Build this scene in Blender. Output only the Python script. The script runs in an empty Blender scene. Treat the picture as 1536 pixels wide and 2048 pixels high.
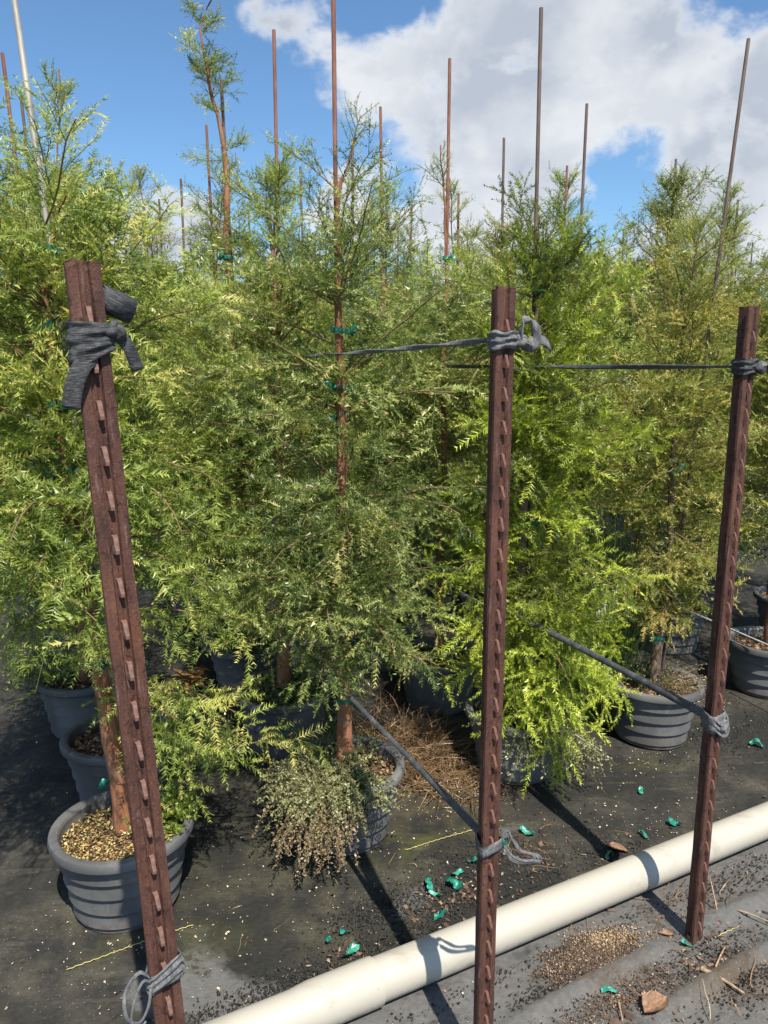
import bpy, math, random
import numpy as np
from mathutils import Vector, Matrix

R = math.radians
sc = bpy.context.scene
col = sc.collection
np.random.seed(7)
random.seed(7)

# ------------------------------------------------------------------ camera
cam = bpy.data.cameras.new('camera')
cam.sensor_fit = 'VERTICAL'
cam.sensor_height = 36.0
cam.lens = 27.03
cam.clip_start = 0.02
cam.clip_end = 2000
co = bpy.data.objects.new('camera', cam)
col.objects.link(co)
co.location = (0, 0, 1.5)
co.rotation_euler = (R(90 - 10.7), 0, 0)
sc.camera = co

# ------------------------------------------------------------------ exposure
sc.view_settings.view_transform = 'Standard'
sc.view_settings.look = 'None'
sc.view_settings.exposure = 0.60
sc.view_settings.gamma = 1.0
sc.view_settings.use_curve_mapping = False
sc.render.film_transparent = False
sc.cycles.use_denoising = True
sc.cycles.max_bounces = 6
sc.cycles.adaptive_threshold = 0.02
sc.cycles.caustics_reflective = False
sc.cycles.caustics_refractive = False
sc.cycles.diffuse_bounces = 3
sc.cycles.transmission_bounces = 4
sc.cycles.transparent_max_bounces = 4

# ------------------------------------------------------------------ sun (behind the camera, a little to its right)
SUN_AZ = math.atan2(0.34, -0.94)          # compass style: atan2(x, y)
SUN_EL = R(57)
sdir = Vector((math.sin(SUN_AZ) * math.cos(SUN_EL), math.cos(SUN_AZ) * math.cos(SUN_EL), math.sin(SUN_EL)))
sun = bpy.data.lights.new('sun', 'SUN')
sun.energy = 5.0
sun.angle = R(0.5)
sun.color = (1.0, 0.93, 0.80)
so = bpy.data.objects.new('sun', sun)
col.objects.link(so)
so.rotation_euler = sdir.to_track_quat('Z', 'Y').to_euler()
so.location = (2, -6, 9)

# ------------------------------------------------------------------ world: Nishita sky with cumulus
world = bpy.data.worlds.new('World')
sc.world = world
world.use_nodes = True
wt = world.node_tree
wt.nodes.clear()


def N(nt, kind, **kw):
    n = nt.nodes.new(kind)
    for k, v in kw.items():
        if k.startswith('i_'):
            key = k[2:]
            key = int(key) if key.isdigit() else key
            n.inputs[key].default_value = v
        else:
            setattr(n, k, v)
    return n


def L(nt, a, b):
    nt.links.new(a, b)


def mth(nt, op, a, b=None, c=None, clamp=False):
    n = nt.nodes.new('ShaderNodeMath')
    n.operation = op
    n.use_clamp = clamp
    for i, v in enumerate((a, b, c)):
        if v is None:
            continue
        if isinstance(v, (int, float)):
            n.inputs[i].default_value = v
        else:
            nt.links.new(v, n.inputs[i])
    return n.outputs[0]


def smooth(nt, val, a, b, to0=0.0, to1=1.0):
    n = nt.nodes.new('ShaderNodeMapRange')
    n.interpolation_type = 'SMOOTHSTEP'
    nt.links.new(val, n.inputs[0])
    n.inputs[1].default_value = a
    n.inputs[2].default_value = b
    n.inputs[3].default_value = to0
    n.inputs[4].default_value = to1
    return n.outputs[0]


def mixc(nt, f, a, b, blend='MIX'):
    n = nt.nodes.new('ShaderNodeMix')
    n.data_type = 'RGBA'
    n.blend_type = blend
    for sock, v in ((n.inputs[0], f), (n.inputs[6], a), (n.inputs[7], b)):
        if isinstance(v, (int, float)):
            sock.default_value = v
        elif isinstance(v, tuple):
            sock.default_value = (v + (1.0,))[:4]
        else:
            nt.links.new(v, sock)
    return n.outputs[2]


sky = N(wt, 'ShaderNodeTexSky', sky_type='NISHITA', sun_disc=False, sun_elevation=SUN_EL,
        sun_rotation=SUN_AZ, altitude=0.0, air_density=1.0, dust_density=0.4, ozone_density=2.2)
tc = N(wt, 'ShaderNodeTexCoord')
dirv = tc.outputs['Generated']
sep = N(wt, 'ShaderNodeSeparateXYZ')
L(wt, dirv, sep.inputs[0])
mapn = N(wt, 'ShaderNodeMapping')
mapn.inputs['Location'].default_value = (3.1, 1.7, 0.35)
mapn.inputs['Scale'].default_value = (1.0, 1.0, 1.45)
L(wt, dirv, mapn.inputs[0])
n1 = N(wt, 'ShaderNodeTexNoise', i_Scale=5.2, i_Detail=9.0, i_Roughness=0.56, i_Distortion=0.15)
L(wt, mapn.outputs[0], n1.inputs['Vector'])
n2 = N(wt, 'ShaderNodeTexNoise', i_Scale=11.0, i_Detail=6.0, i_Roughness=0.55)
L(wt, mapn.outputs[0], n2.inputs['Vector'])
n3 = N(wt, 'ShaderNodeTexNoise', i_Scale=5.5, i_Detail=5.0, i_Roughness=0.5)
mp3 = N(wt, 'ShaderNodeMapping')
mp3.inputs['Location'].default_value = (9.0, 4.0, 2.0)
L(wt, dirv, mp3.inputs[0])
L(wt, mp3.outputs[0], n3.inputs['Vector'])


def az_el(az, el):
    az, el = R(az), R(el)
    return (math.sin(az) * math.cos(el), math.cos(az) * math.cos(el), math.sin(el))


dens = mth(wt, 'ADD', mth(wt, 'MULTIPLY_ADD', n1.outputs[0], 1.55, -0.275), mth(wt, 'MULTIPLY_ADD', n2.outputs[0], 0.30, -0.15))
# where the cloud banks and the clear gaps stand: (azimuth, elevation, radius in direction space, weight)
for az, el, rad, wgt in ((5.5, 17.5, 0.20, 0.27), (11, 16, 0.15, 0.12), (20, 17.5, 0.20, 0.34), (28, 17, 0.16, 0.26), (27, 10.5, 0.13, 0.36),
                         (-7.0, 22.5, 0.10, 0.26), (-3, 9, 0.12, 0.16), (7, 8, 0.16, 0.20), (21, 6, 0.16, 0.22),
                         (-20.0, 11.0, 0.08, 0.22), (-27, 12.0, 0.07, 0.26), (-12, 8, 0.10, 0.12),
                         (-20, 20, 0.27, -0.42), (-8.5, 16.0, 0.13, -0.42), (15.8, 12.0, 0.085, -0.40), (25, 23.5, 0.10, -0.36),
                         (-1.2, 22.5, 0.06, -0.26), (3.0, 23.5, 0.05, -0.12)):
    vm = N(wt, 'ShaderNodeVectorMath', operation='DISTANCE')
    L(wt, dirv, vm.inputs[0])
    vm.inputs[1].default_value = az_el(az, el)
    dens = mth(wt, 'ADD', dens, smooth(wt, vm.outputs['Value'], 0.0, rad, wgt, 0.0))
cover = smooth(wt, dens, 0.50, 0.68)
thick = smooth(wt, dens, 0.55, 0.74)
shade = smooth(wt, n3.outputs[0], 0.36, 0.64)
greyf = mth(wt, 'MULTIPLY', thick, mth(wt, 'ADD', mth(wt, 'MULTIPLY_ADD', shade, 0.75, 0.1), smooth(wt, n2.outputs[0], 0.40, 0.62, 0.0, 0.35)), clamp=True)
cloud = mixc(wt, greyf, (9.5, 9.7, 10.0), (5.5, 6.1, 7.0))
skyc = mixc(wt, 1.0, sky.outputs[0], (1.18, 1.52, 1.72), 'MULTIPLY')
fin = mixc(wt, mth(wt, 'MULTIPLY', cover, 0.96), skyc, cloud)
bg = N(wt, 'ShaderNodeBackground', i_Strength=0.062)
L(wt, fin, bg.inputs[0])
wo = N(wt, 'ShaderNodeOutputWorld')
L(wt, bg.outputs[0], wo.inputs[0])


# ================================================================== materials
def new_mat(name):
    m = bpy.data.materials.new(name)
    m.use_nodes = True
    nt = m.node_tree
    return m, nt, nt.nodes['Principled BSDF']


def attr(nt, name):
    n = nt.nodes.new('ShaderNodeAttribute')
    n.attribute_name = name
    return n.outputs['Fac']


def ramp(nt, fac, stops):
    n = nt.nodes.new('ShaderNodeValToRGB')
    while len(n.color_ramp.elements) < len(stops):
        n.color_ramp.elements.new(0.5)
    for e, (p, c) in zip(n.color_ramp.elements, stops):
        e.position = p
        e.color = tuple(c) + (1.0,)
    nt.links.new(fac, n.inputs[0])
    return n.outputs[0]


def noise(nt, scale, detail=4.0, rough=0.55, coord='Object', sc3=None):
    t = nt.nodes.new('ShaderNodeTexCoord')
    n = nt.nodes.new('ShaderNodeTexNoise')
    n.inputs['Scale'].default_value = scale
    n.inputs['Detail'].default_value = detail
    n.inputs['Roughness'].default_value = rough
    if sc3:
        mp = nt.nodes.new('ShaderNodeMapping')
        mp.inputs['Scale'].default_value = sc3
        nt.links.new(t.outputs[coord], mp.inputs[0])
        nt.links.new(mp.outputs[0], n.inputs['Vector'])
    else:
        nt.links.new(t.outputs[coord], n.inputs['Vector'])
    return n.outputs[0]


def bump(nt, bsdf, h, strength, dist):
    b = nt.nodes.new('ShaderNodeBump')
    b.inputs['Strength'].default_value = strength
    b.inputs['Distance'].default_value = dist
    nt.links.new(h, b.inputs['Height'])
    nt.links.new(b.outputs[0], bsdf.inputs['Normal'])


def leaf_mat(name, dark, mid, light, tip, trans=0.3):
    m, nt, b = new_mat(name)
    c = ramp(nt, attr(nt, 'tint'), [(0.0, dark), (0.38, mid), (0.78, light), (1.0, tip)])
    L(nt, c, b.inputs['Base Color'])
    b.inputs['Roughness'].default_value = 0.38
    b.inputs['Specular IOR Level'].default_value = 0.5
    t = N(nt, 'ShaderNodeBsdfTranslucent')
    L(nt, mixc(nt, 1.0, c, (1.15, 1.25, 0.6), 'MULTIPLY'), t.inputs[0])
    mx = N(nt, 'ShaderNodeMixShader', i_0=trans)
    L(nt, b.outputs[0], mx.inputs[1])
    L(nt, t.outputs[0], mx.inputs[2])
    L(nt, mx.outputs[0], nt.nodes['Material Output'].inputs[0])
    return m


M = {}
M['leaf_mid'] = leaf_mat('leaf_mid_green', (.038, .066, .013), (.176, .236, .042), (.375, .440, .098), (.56, .52, .16), .34)
M['leaf_dull'] = leaf_mat('leaf_dull_green', (.038, .064, .019), (.165, .214, .056), (.352, .410, .124), (.54, .50, .19), .34)
M['leaf_bright'] = leaf_mat('leaf_bright_green', (.060, .078, .018), (.205, .250, .042), (.450, .545, .055), (.60, .66, .11), .36)
M['leaf_olive'] = leaf_mat('leaf_olive_green', (.056, .074, .014), (.200, .222, .042), (.390, .390, .090), (.56, .43, .13), .32)
M['leaf_blue'] = leaf_mat('leaf_blue_green', (.036, .060, .022), (.125, .165, .050), (.265, .300, .095), (.42, .41, .15), .32)
M['weed'] = leaf_mat('weed_leaf', (.10, .110, .052), (.23, .235, .110), (.36, .345, .170), (.46, .42, .23), 0.15)
M['weed_dry'] = leaf_mat('weed_dry_leaf', (.11, .085, .048), (.22, .165, .095), (.33, .25, .15), (.44, .36, .21), 0.12)
M['weed_green'] = leaf_mat('weed_green_leaf', (.050, .070, .028), (.115, .140, .052), (.20, .215, .085), (.30, .29, .14), 0.2)
M['grass'] = leaf_mat('grass_blade', (.060, .105, .040), (.13, .20, .070), (.24, .32, .12), (.40, .44, .20), 0.25)
M['straw'] = leaf_mat('dry_straw', (.070, .042, .025), (.165, .100, .055), (.29, .19, .105), (.46, .36, .22), 0.1)


def bark_mat(name, a, b_, c_):
    m, nt, b = new_mat(name)
    f = noise(nt, 42, 6, 0.65, sc3=(1, 1, 0.16))
    g = noise(nt, 9, 3, 0.5)
    base = ramp(nt, f, [(0.28, a), (0.5, b_), (0.72, c_)])
    L(nt, mixc(nt, smooth(nt, g, 0.52, 0.7, 0, 0.5), base, (.26, .20, .155)), b.inputs['Base Color'])
    b.inputs['Roughness'].default_value = 0.85
    bump(nt, b, f, 0.9, 0.006)
    return m


M['bark'] = bark_mat('cypress_bark', (.105, .040, .020), (.26, .105, .052), (.40, .200, .110))
M['bark_grey'] = bark_mat('cypress_bark_grey', (.060, .040, .030), (.14, .090, .062), (.24, .17, .12))
m, nt, b = new_mat('twig_bark')
L(nt, ramp(nt, noise(nt, 14, 3), [(0.3, (.10, .055, .028)), (0.7, (.26, .165, .080))]), b.inputs['Base Color'])
b.inputs['Roughness'].default_value = 0.75
M['twig'] = m

# weed barrier fabric
m, nt, b = new_mat('weed_barrier_fabric')
nb_ = noise(nt, 1.9, 9, 0.62)
nm_ = noise(nt, 7.5, 7, 0.65)
nf_ = noise(nt, 55, 5, 0.6)
nl_ = noise(nt, 0.9, 5, 0.55)
fab = mixc(nt, nf_, (.012, .0125, .012), (.030, .030, .028))
dirt = mixc(nt, nf_, (.032, .029, .023), (.105, .095, .076))
dfac = mth(nt, 'MULTIPLY', smooth(nt, nb_, 0.40, 0.66), smooth(nt, nm_, 0.30, 0.66))
c = mixc(nt, mth(nt, 'MULTIPLY', dfac, 0.95), fab, dirt)
c = mixc(nt, smooth(nt, noise(nt, 24, 6, 0.7), 0.53, 0.66, 0, 0.55), c, (.012, .012, .010))
# dusty drag marks along the rows of pots
str_ = noise(nt, 6.0, 7, 0.65, sc3=(0.9, 3.4, 1))
c = mixc(nt, smooth(nt, str_, 0.55, 0.72, 0, 0.45), c, (.118, .108, .090))
# clean grey worn cloth
worn = mth(nt, 'ADD', mth(nt, 'MULTIPLY', attr(nt, 'worn'), 1.0), mth(nt, 'MULTIPLY_ADD', nm_, 1.25, -0.72))
worn = smooth(nt, worn, 0.26, 0.60)
worn = mth(nt, 'MULTIPLY', worn, smooth(nt, attr(nt, 'worn'), 0.02, 0.35))
c = mixc(nt, mth(nt, 'MULTIPLY', worn, 0.9), c, mixc(nt, nf_, (.068, .068, .070), (.175, .172, .170)))
grime = mth(nt, 'MULTIPLY', smooth(nt, nm_, 0.54, 0.62), smooth(nt, nf_, 0.42, 0.56))
c = mixc(nt, mth(nt, 'MULTIPLY', grime, mth(nt, 'MULTIPLY', worn, 0.85)), c, (.030, .026, .019))
moss = mth(nt, 'MULTIPLY', mth(nt, 'MULTIPLY', attr(nt, 'moss'), 0.7), smooth(nt, nm_, 0.40, 0.62))
c = mixc(nt, mth(nt, 'MULTIPLY', moss, 0.8), c, mixc(nt, nf_, (.040, .048, .010), (.115, .125, .026)))
brown = mth(nt, 'MULTIPLY', attr(nt, 'dirt'), smooth(nt, nm_, 0.34, 0.55))
c = mixc(nt, mth(nt, 'MULTIPLY', brown, 0.85), c, mixc(nt, nf_, (.040, .028, .018), (.15, .11, .075)))
vor = N(nt, 'ShaderNodeTexVoronoi', i_Scale=95.0)
tco = N(nt, 'ShaderNodeTexCoord')
L(nt, tco.outputs['Object'], vor.inputs['Vector'])
speck = mth(nt, 'MULTIPLY', smooth(nt, vor.outputs['Distance'], 0.17, 0.10), smooth(nt, nb_, 0.47, 0.62))
c = mixc(nt, mth(nt, 'MULTIPLY', speck, 0.55), c, (.30, .28, .23))
L(nt, c, b.inputs['Base Color'])
b.inputs['Roughness'].default_value = 0.74
b.inputs['Specular IOR Level'].default_value = 0.28
hh = mth(nt, 'ADD', mth(nt, 'MULTIPLY', nf_, 0.5), mth(nt, 'MULTIPLY', nm_, 1.2))
bump(nt, b, hh, 0.55, 0.012)
M['ground'] = m


def simple(name, stops, scale, rough, detail=5, sc3=None, bmp=None, spec=0.3, metal=0.0):
    m, nt, b = new_mat(name)
    f = noise(nt, scale, detail, 0.62, sc3=sc3)
    L(nt, ramp(nt, f, stops), b.inputs['Base Color'])
    b.inputs['Roughness'].default_value = rough
    b.inputs['Specular IOR Level'].default_value = spec
    b.inputs['Metallic'].default_value = metal
    if bmp:
        bump(nt, b, f, *bmp)
    return m


# scuffed black plastic of the pots
m, nt, b = new_mat('scuffed_black_plastic')
f1 = noise(nt, 5.0, 6, 0.6)
f2 = noise(nt, 26, 6, 0.7, sc3=(1, 1, 0.3))
c = mixc(nt, smooth(nt, f1, 0.35, 0.7), (.088, .089, .092), (.175, .175, .178))
c = mixc(nt, smooth(nt, f2, 0.60, 0.74, 0, 0.6), c, (.235, .235, .235))
c = mixc(nt, smooth(nt, noise(nt, 3.2, 4, 0.6), 0.52, 0.70, 0, 0.6), c, (.125, .112, .090))
tcp = N(nt, 'ShaderNodeTexCoord'); spz = N(nt, 'ShaderNodeSeparateXYZ')
L(nt, tcp.outputs['Object'], spz.inputs[0])
mud = mth(nt, 'MULTIPLY', smooth(nt, spz.outputs[2], 0.075, 0.0), smooth(nt, noise(nt, 30, 5, 0.7), 0.42, 0.62))
c = mixc(nt, mth(nt, 'MULTIPLY', mud, 0.8), c, (.10, .080, .055))
c = mixc(nt, smooth(nt, noise(nt, 85, 5, 0.75, sc3=(1, 1, 0.5)), 0.62, 0.70, 0, 0.55), c, (.26, .25, .235))
L(nt, c, b.inputs['Base Color'])
b.inputs['Roughness'].default_value = 0.52
b.inputs['Specular IOR Level'].default_value = 0.4
bump(nt, b, f2, 0.12, 0.004)
M['pot'] = m
M['soil'] = simple('potting_soil', [(0.3, (.028, .018, .011)), (0.5, (.070, .046, .028)), (0.7, (.15, .105, .062))], 60, 0.95, 6, bmp=(0.8, 0.01))

# red-brown painted, rusting T-post steel
m, nt, b = new_mat('rusty_painted_steel')
f1 = noise(nt, 34, 7, 0.72, sc3=(1, 1, 0.30))
f2 = noise(nt, 330, 4, 0.7)
f3 = noise(nt, 5, 4, 0.6, sc3=(1, 1, 0.6))
f4 = noise(nt, 120, 5, 0.7, sc3=(1, 1, 0.12))
f5 = noise(nt, 70, 5, 0.65)
c = ramp(nt, f1, [(0.30, (.036, .018, .014)), (0.46, (.072, .032, .024)), (0.58, (.102, .046, .033)), (0.72, (.155, .080, .058))])
c = mixc(nt, smooth(nt, f3, 0.52, 0.66, 0, 0.6), c, (.150, .062, .036))
c = mixc(nt, smooth(nt, f4, 0.56, 0.70, 0, 0.55), c, (.200, .130, .115))
c = mixc(nt, smooth(nt, f5, 0.57, 0.63, 0, 0.75), c, (.026, .012, .011))
c = mixc(nt, smooth(nt, f2, 0.56, 0.68, 0, 0.65), c, (.030, .014, .012))
c = mixc(nt, smooth(nt, f2, 0.42, 0.32, 0, 0.45), c, (.225, .150, .130))
L(nt, c, b.inputs['Base Color'])
b.inputs['Roughness'].default_value = 0.68
b.inputs['Specular IOR Level'].default_value = 0.3
bump(nt, b, mth(nt, 'ADD', f2, f5), 0.7, 0.0016)
M['post'] = m
M['stud'] = simple('worn_stud', [(0.30, (.10, .048, .038)), (0.52, (.17, .095, .078)), (0.70, (.36, .28, .25))], 60, 0.75)
M['stud_dark'] = simple('rusty_stud', [(0.30, (.085, .040, .032)), (0.55, (.17, .085, .065)), (0.75, (.30, .20, .17))], 50, 0.75)
M['stake_rust'] = simple('rusty_stake_steel', [(0.25, (.075, .030, .022)), (0.5, (.16, .066, .046)), (0.75, (.27, .135, .100))], 9, 0.7, sc3=(4, 4, 1), bmp=(.3, .001))
M['stake_dark'] = simple('weathered_stake_steel', [(0.25, (.045, .030, .026)), (0.5, (.090, .062, .052)), (0.75, (.16, .125, .110))], 9, 0.7, sc3=(4, 4, 1), bmp=(.3, .001))
M['stake_grey'] = simple('galvanised_stake', [(0.25, (.17, .155, .14)), (0.5, (.30, .285, .265)), (0.75, (.42, .40, .38))], 8, 0.6, sc3=(4, 4, 1), metal=0.2)
M['tape'] = simple('green_tie_tape', [(0.3, (.006, .105, .075)), (0.6, (.012, .21, .15)), (0.8, (.05, .36, .27))], 40, 0.35, spec=0.5)
M['tape_pale'] = simple('faded_green_tape', [(0.3, (.010, .10, .07)), (0.5, (.025, .24, .175)), (0.72, (.11, .40, .31))], 90, 0.35, spec=0.5)
M['dryleaf'] = simple('dry_leaf', [(0.3, (.11, .058, .034)), (0.5, (.22, .128, .080)), (0.75, (.36, .24, .16))], 45, 0.8, sc3=(1, 4, 1))
M['dryleaf_gold'] = simple('dry_leaf_gold', [(0.3, (.22, .11, .040)), (0.5, (.40, .22, .085)), (0.75, (.55, .36, .16))], 25, 0.75, sc3=(1, 4, 1))
M['wood'] = simple('splintered_wood', [(0.3, (.20, .14, .09)), (0.55, (.36, .27, .18)), (0.8, (.50, .42, .31))], 30, 0.85, sc3=(1, 5, 5))
M['thread'] = simple('yellow_thread', [(0.3, (.35, .30, .09)), (0.7, (.58, .52, .22))], 80, 0.8)

# webbing
m, nt, b = new_mat('woven_black_webbing')
tco = N(nt, 'ShaderNodeTexCoord')
wv = N(nt, 'ShaderNodeTexWave', i_Scale=1.0, i_Distortion=1.5, i_Detail=2.0)
wv.wave_type = 'BANDS'
wv.bands_direction = 'DIAGONAL'
mpw = N(nt, 'ShaderNodeMapping')
mpw.inputs['Scale'].default_value = (140, 140, 210)
L(nt, tco.outputs['Object'], mpw.inputs[0])
L(nt, mpw.outputs[0], wv.inputs['Vector'])
f2 = noise(nt, 420, 4, 0.65, sc3=(0.22, 0.22, 1.6))
f3 = noise(nt, 22, 4, 0.6)
c = mixc(nt, smooth(nt, f2, 0.42, 0.66), (.011, .012, .014), (.105, .110, .118))
c = mixc(nt, mth(nt, 'MULTIPLY', wv.outputs['Fac'], 0.45), c, (.045, .047, .053))
c = mixc(nt, smooth(nt, f3, 0.5, 0.75, 0, 0.35), c, (.10, .10, .105))
L(nt, c, b.inputs['Base Color'])
b.inputs['Roughness'].default_value = 0.8
bump(nt, b, f2, 0.8, 0.002)
M['strap'] = m
M['strap_grey'] = simple('weathered_grey_webbing', [(0.3, (.060, .062, .068)), (0.55, (.135, .138, .145)), (0.75, (.25, .25, .255))], 160, 0.85, sc3=(1, 1, .5), bmp=(.7, .002))
M['strap_line'] = simple('dark_strap_line', [(0.3, (.030, .033, .038)), (0.55, (.072, .076, .084)), (0.75, (.15, .155, .165))], 40, 0.5, spec=0.4, bmp=(.4, .001))
M['wire'] = simple('pale_line', [(0.3, (.30, .31, .32)), (0.7, (.52, .53, .54))], 30, 0.5)

# cream pvc pipe
m, nt, b = new_mat('cream_pvc')
f1 = noise(nt, 3, 5, 0.6)
f2 = noise(nt, 60, 4, 0.7)
f3 = noise(nt, 16, 5, 0.65, sc3=(0.4, 1, 1))
c = mixc(nt, f1, (.395, .37, .32), (.45, .425, .375))
c = mixc(nt, smooth(nt, f3, 0.54, 0.74, 0, 0.5), c, (.27, .22, .16))
c = mixc(nt, smooth(nt, f2, 0.68, 0.74, 0, 0.6), c, (.22, .17, .12))
tcp = N(nt, 'ShaderNodeTexCoord'); spz = N(nt, 'ShaderNodeSeparateXYZ')
L(nt, tcp.outputs['Object'], spz.inputs[0])
mud = mth(nt, 'MULTIPLY', smooth(nt, spz.outputs[2], 0.058, 0.004), smooth(nt, noise(nt, 45, 6, 0.75), 0.40, 0.62))
c = mixc(nt, mth(nt, 'MULTIPLY', mud, 0.75), c, (.13, .10, .07))
c = mixc(nt, smooth(nt, noise(nt, 120, 3, 0.6), 0.70, 0.75, 0, 0.7), c, (.16, .12, .085))
L(nt, c, b.inputs['Base Color'])
b.inputs['Roughness'].default_value = 0.45
M['pipe'] = m

# flakes with per piece tint
def flake_mat(name, stops, rough=0.9):
    m, nt, b = new_mat(name)
    L(nt, ramp(nt, attr(nt, 'tint'), stops), b.inputs['Base Color'])
    b.inputs['Roughness'].default_value = rough
    return m


M['mulch'] = flake_mat('bark_mulch', [(0.0, (.045, .024, .014)), (0.45, (.14, .075, .040)), (0.8, (.30, .19, .105)), (1.0, (.46, .34, .20))])
M['mulch_gold'] = flake_mat('fallen_needle_mulch', [(0.0, (.060, .028, .014)), (0.22, (.20, .075, .035)), (0.45, (.36, .24, .09)), (0.8, (.50, .41, .15)), (1.0, (.66, .56, .28))])
M['crumb_black'] = flake_mat('black_crumbs', [(0.0, (.008, .008, .008)), (0.7, (.022, .022, .020)), (1.0, (.075, .070, .058))], 0.8)
M['fleck'] = flake_mat('pale_flecks', [(0.0, (.20, .15, .09)), (0.5, (.42, .34, .23)), (1.0, (.66, .61, .52))])
M['litter'] = flake_mat('brown_litter', [(0.0, (.040, .022, .015)), (0.5, (.125, .070, .047)), (0.9, (.23, .150, .105)), (1.0, (.38, .28, .21))])
M['patch'] = flake_mat('fine_wood_crumbs', [(0.0, (.035, .020, .014)), (0.5, (.095, .058, .040)), (0.88, (.18, .125, .085)), (1.0, (.42, .34, .25))])
M['patch_pale'] = flake_mat('pale_wood_crumbs', [(0.0, (.16, .10, .060)), (0.5, (.30, .21, .125)), (1.0, (.48, .37, .23))])


# ================================================================== mesh helpers
def mesh_np(name, V, F=None, Q=None, tint=None, smooth_=False, extra=None):
    me = bpy.data.meshes.new(name)
    V = np.asarray(V, np.float32).reshape(-1, 3)
    parts, sizes = [], []
    if F is not None and len(F):
        F = np.asarray(F, np.int32).reshape(-1, 3)
        parts.append(F.ravel()); sizes.append(np.full(len(F), 3, np.int32))
    if Q is not None and len(Q):
        Q = np.asarray(Q, np.int32).reshape(-1, 4)
        parts.append(Q.ravel()); sizes.append(np.full(len(Q), 4, np.int32))
    loops = np.concatenate(parts)
    sizes = np.concatenate(sizes)
    starts = np.concatenate([[0], np.cumsum(sizes)[:-1]]).astype(np.int32)
    me.vertices.add(len(V)); me.vertices.foreach_set('co', V.ravel())
    me.loops.add(len(loops)); me.loops.foreach_set('vertex_index', loops)
    me.polygons.add(len(sizes)); me.polygons.foreach_set('loop_start', starts)
    me.polygons.foreach_set('loop_total', sizes)
    if smooth_:
        me.polygons.foreach_set('use_smooth', np.ones(len(sizes), bool))
    me.update(calc_edges=True)
    if tint is not None:
        a = me.attributes.new('tint', 'FLOAT', 'POINT')
        a.data.foreach_set('value', np.asarray(tint, np.float32))
    for k, v in (extra or {}).items():
        a = me.attributes.new(k, 'FLOAT', 'POINT')
        a.data.foreach_set('value', np.asarray(v, np.float32))
    return me


def link(name, me, mat=None, parent=None, loc=None, rot=None):
    o = bpy.data.objects.new(name, me)
    col.objects.link(o)
    if me is not None and mat is not None and not me.materials:
        me.materials.append(mat)
    if parent:
        o.parent = parent
    if loc is not None:
        o.location = loc
    if rot is not None:
        o.rotation_euler = rot
    return o


def tag(o, label=None, cat=None, group=None, kind=None):
    if label: o['label'] = label
    if cat: o['category'] = cat
    if group: o['group'] = group
    if kind: o['kind'] = kind
    return o


def empty(name, loc, rz=0.0):
    o = bpy.data.objects.new(name, None)
    o.empty_display_size = 0.05
    col.objects.link(o)
    o.location = loc
    o.rotation_euler = (0, 0, rz)
    return o


def unit(a):
    return a / np.maximum(np.linalg.norm(a, axis=-1, keepdims=True), 1e-9)


def tubes(P, Rr, k=4):
    """P (B,n,3) centre lines, Rr (B,n) radii -> verts, quads"""
    B, n, _ = P.shape
    T = np.gradient(P, axis=1)
    T = unit(T)
    ref = np.where(np.abs(T[..., 2:3]) > 0.9, np.array([1.0, 0, 0]), np.array([0, 0, 1.0]))
    S = unit(np.cross(T, ref)); U = np.cross(S, T)
    a = np.arange(k) / k * 2 * np.pi
    V = P[:, :, None] + (np.cos(a)[:, None] * S[:, :, None] + np.sin(a)[:, None] * U[:, :, None]) * Rr[:, :, None, None]
    idx = np.arange(B * n * k).reshape(B, n, k)
    q = np.stack([idx[:, :-1], np.roll(idx, -1, 2)[:, :-1], np.roll(idx, -1, 2)[:, 1:], idx[:, 1:]], -1).reshape(-1, 4)
    return V.reshape(-1, 3), q


def catmull(pts, n):
    pts = np.asarray(pts, float)
    t = np.linspace(0, 1, len(pts)); tt = np.linspace(0, 1, n)
    P = np.vstack([2 * pts[0] - pts[1], pts, 2 * pts[-1] - pts[-2]])
    out = []
    m_ = len(pts) - 1
    for x in tt:
        s = min(int(x * m_), m_ - 1); f = x * m_ - s
        p0, p1, p2, p3 = P[s:s + 4]
        out.append(0.5 * (2 * p1 + (p2 - p0) * f + (2 * p0 - 5 * p1 + 4 * p2 - p3) * f ** 2 + (3 * p1 - p0 - 3 * p2 + p3) * f ** 3))
    return np.array(out)


def blades(P, W, side):
    """flat tapering ribbons: P (B,n,3), W (B,n), side (B,3)"""
    B, n, _ = P.shape
    T = unit(np.gradient(P, axis=1))
    S = unit(np.cross(T, np.cross(side[:, None] + 0 * T, T)))
    V = np.stack([P - S * W[..., None], P + S * W[..., None]], 2)
    idx = np.arange(B * n * 2).reshape(B, n, 2)
    q = np.stack([idx[:, :-1, 0], idx[:, :-1, 1], idx[:, 1:, 1], idx[:, 1:, 0]], -1).reshape(-1, 4)
    return V.reshape(-1, 3), q


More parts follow.
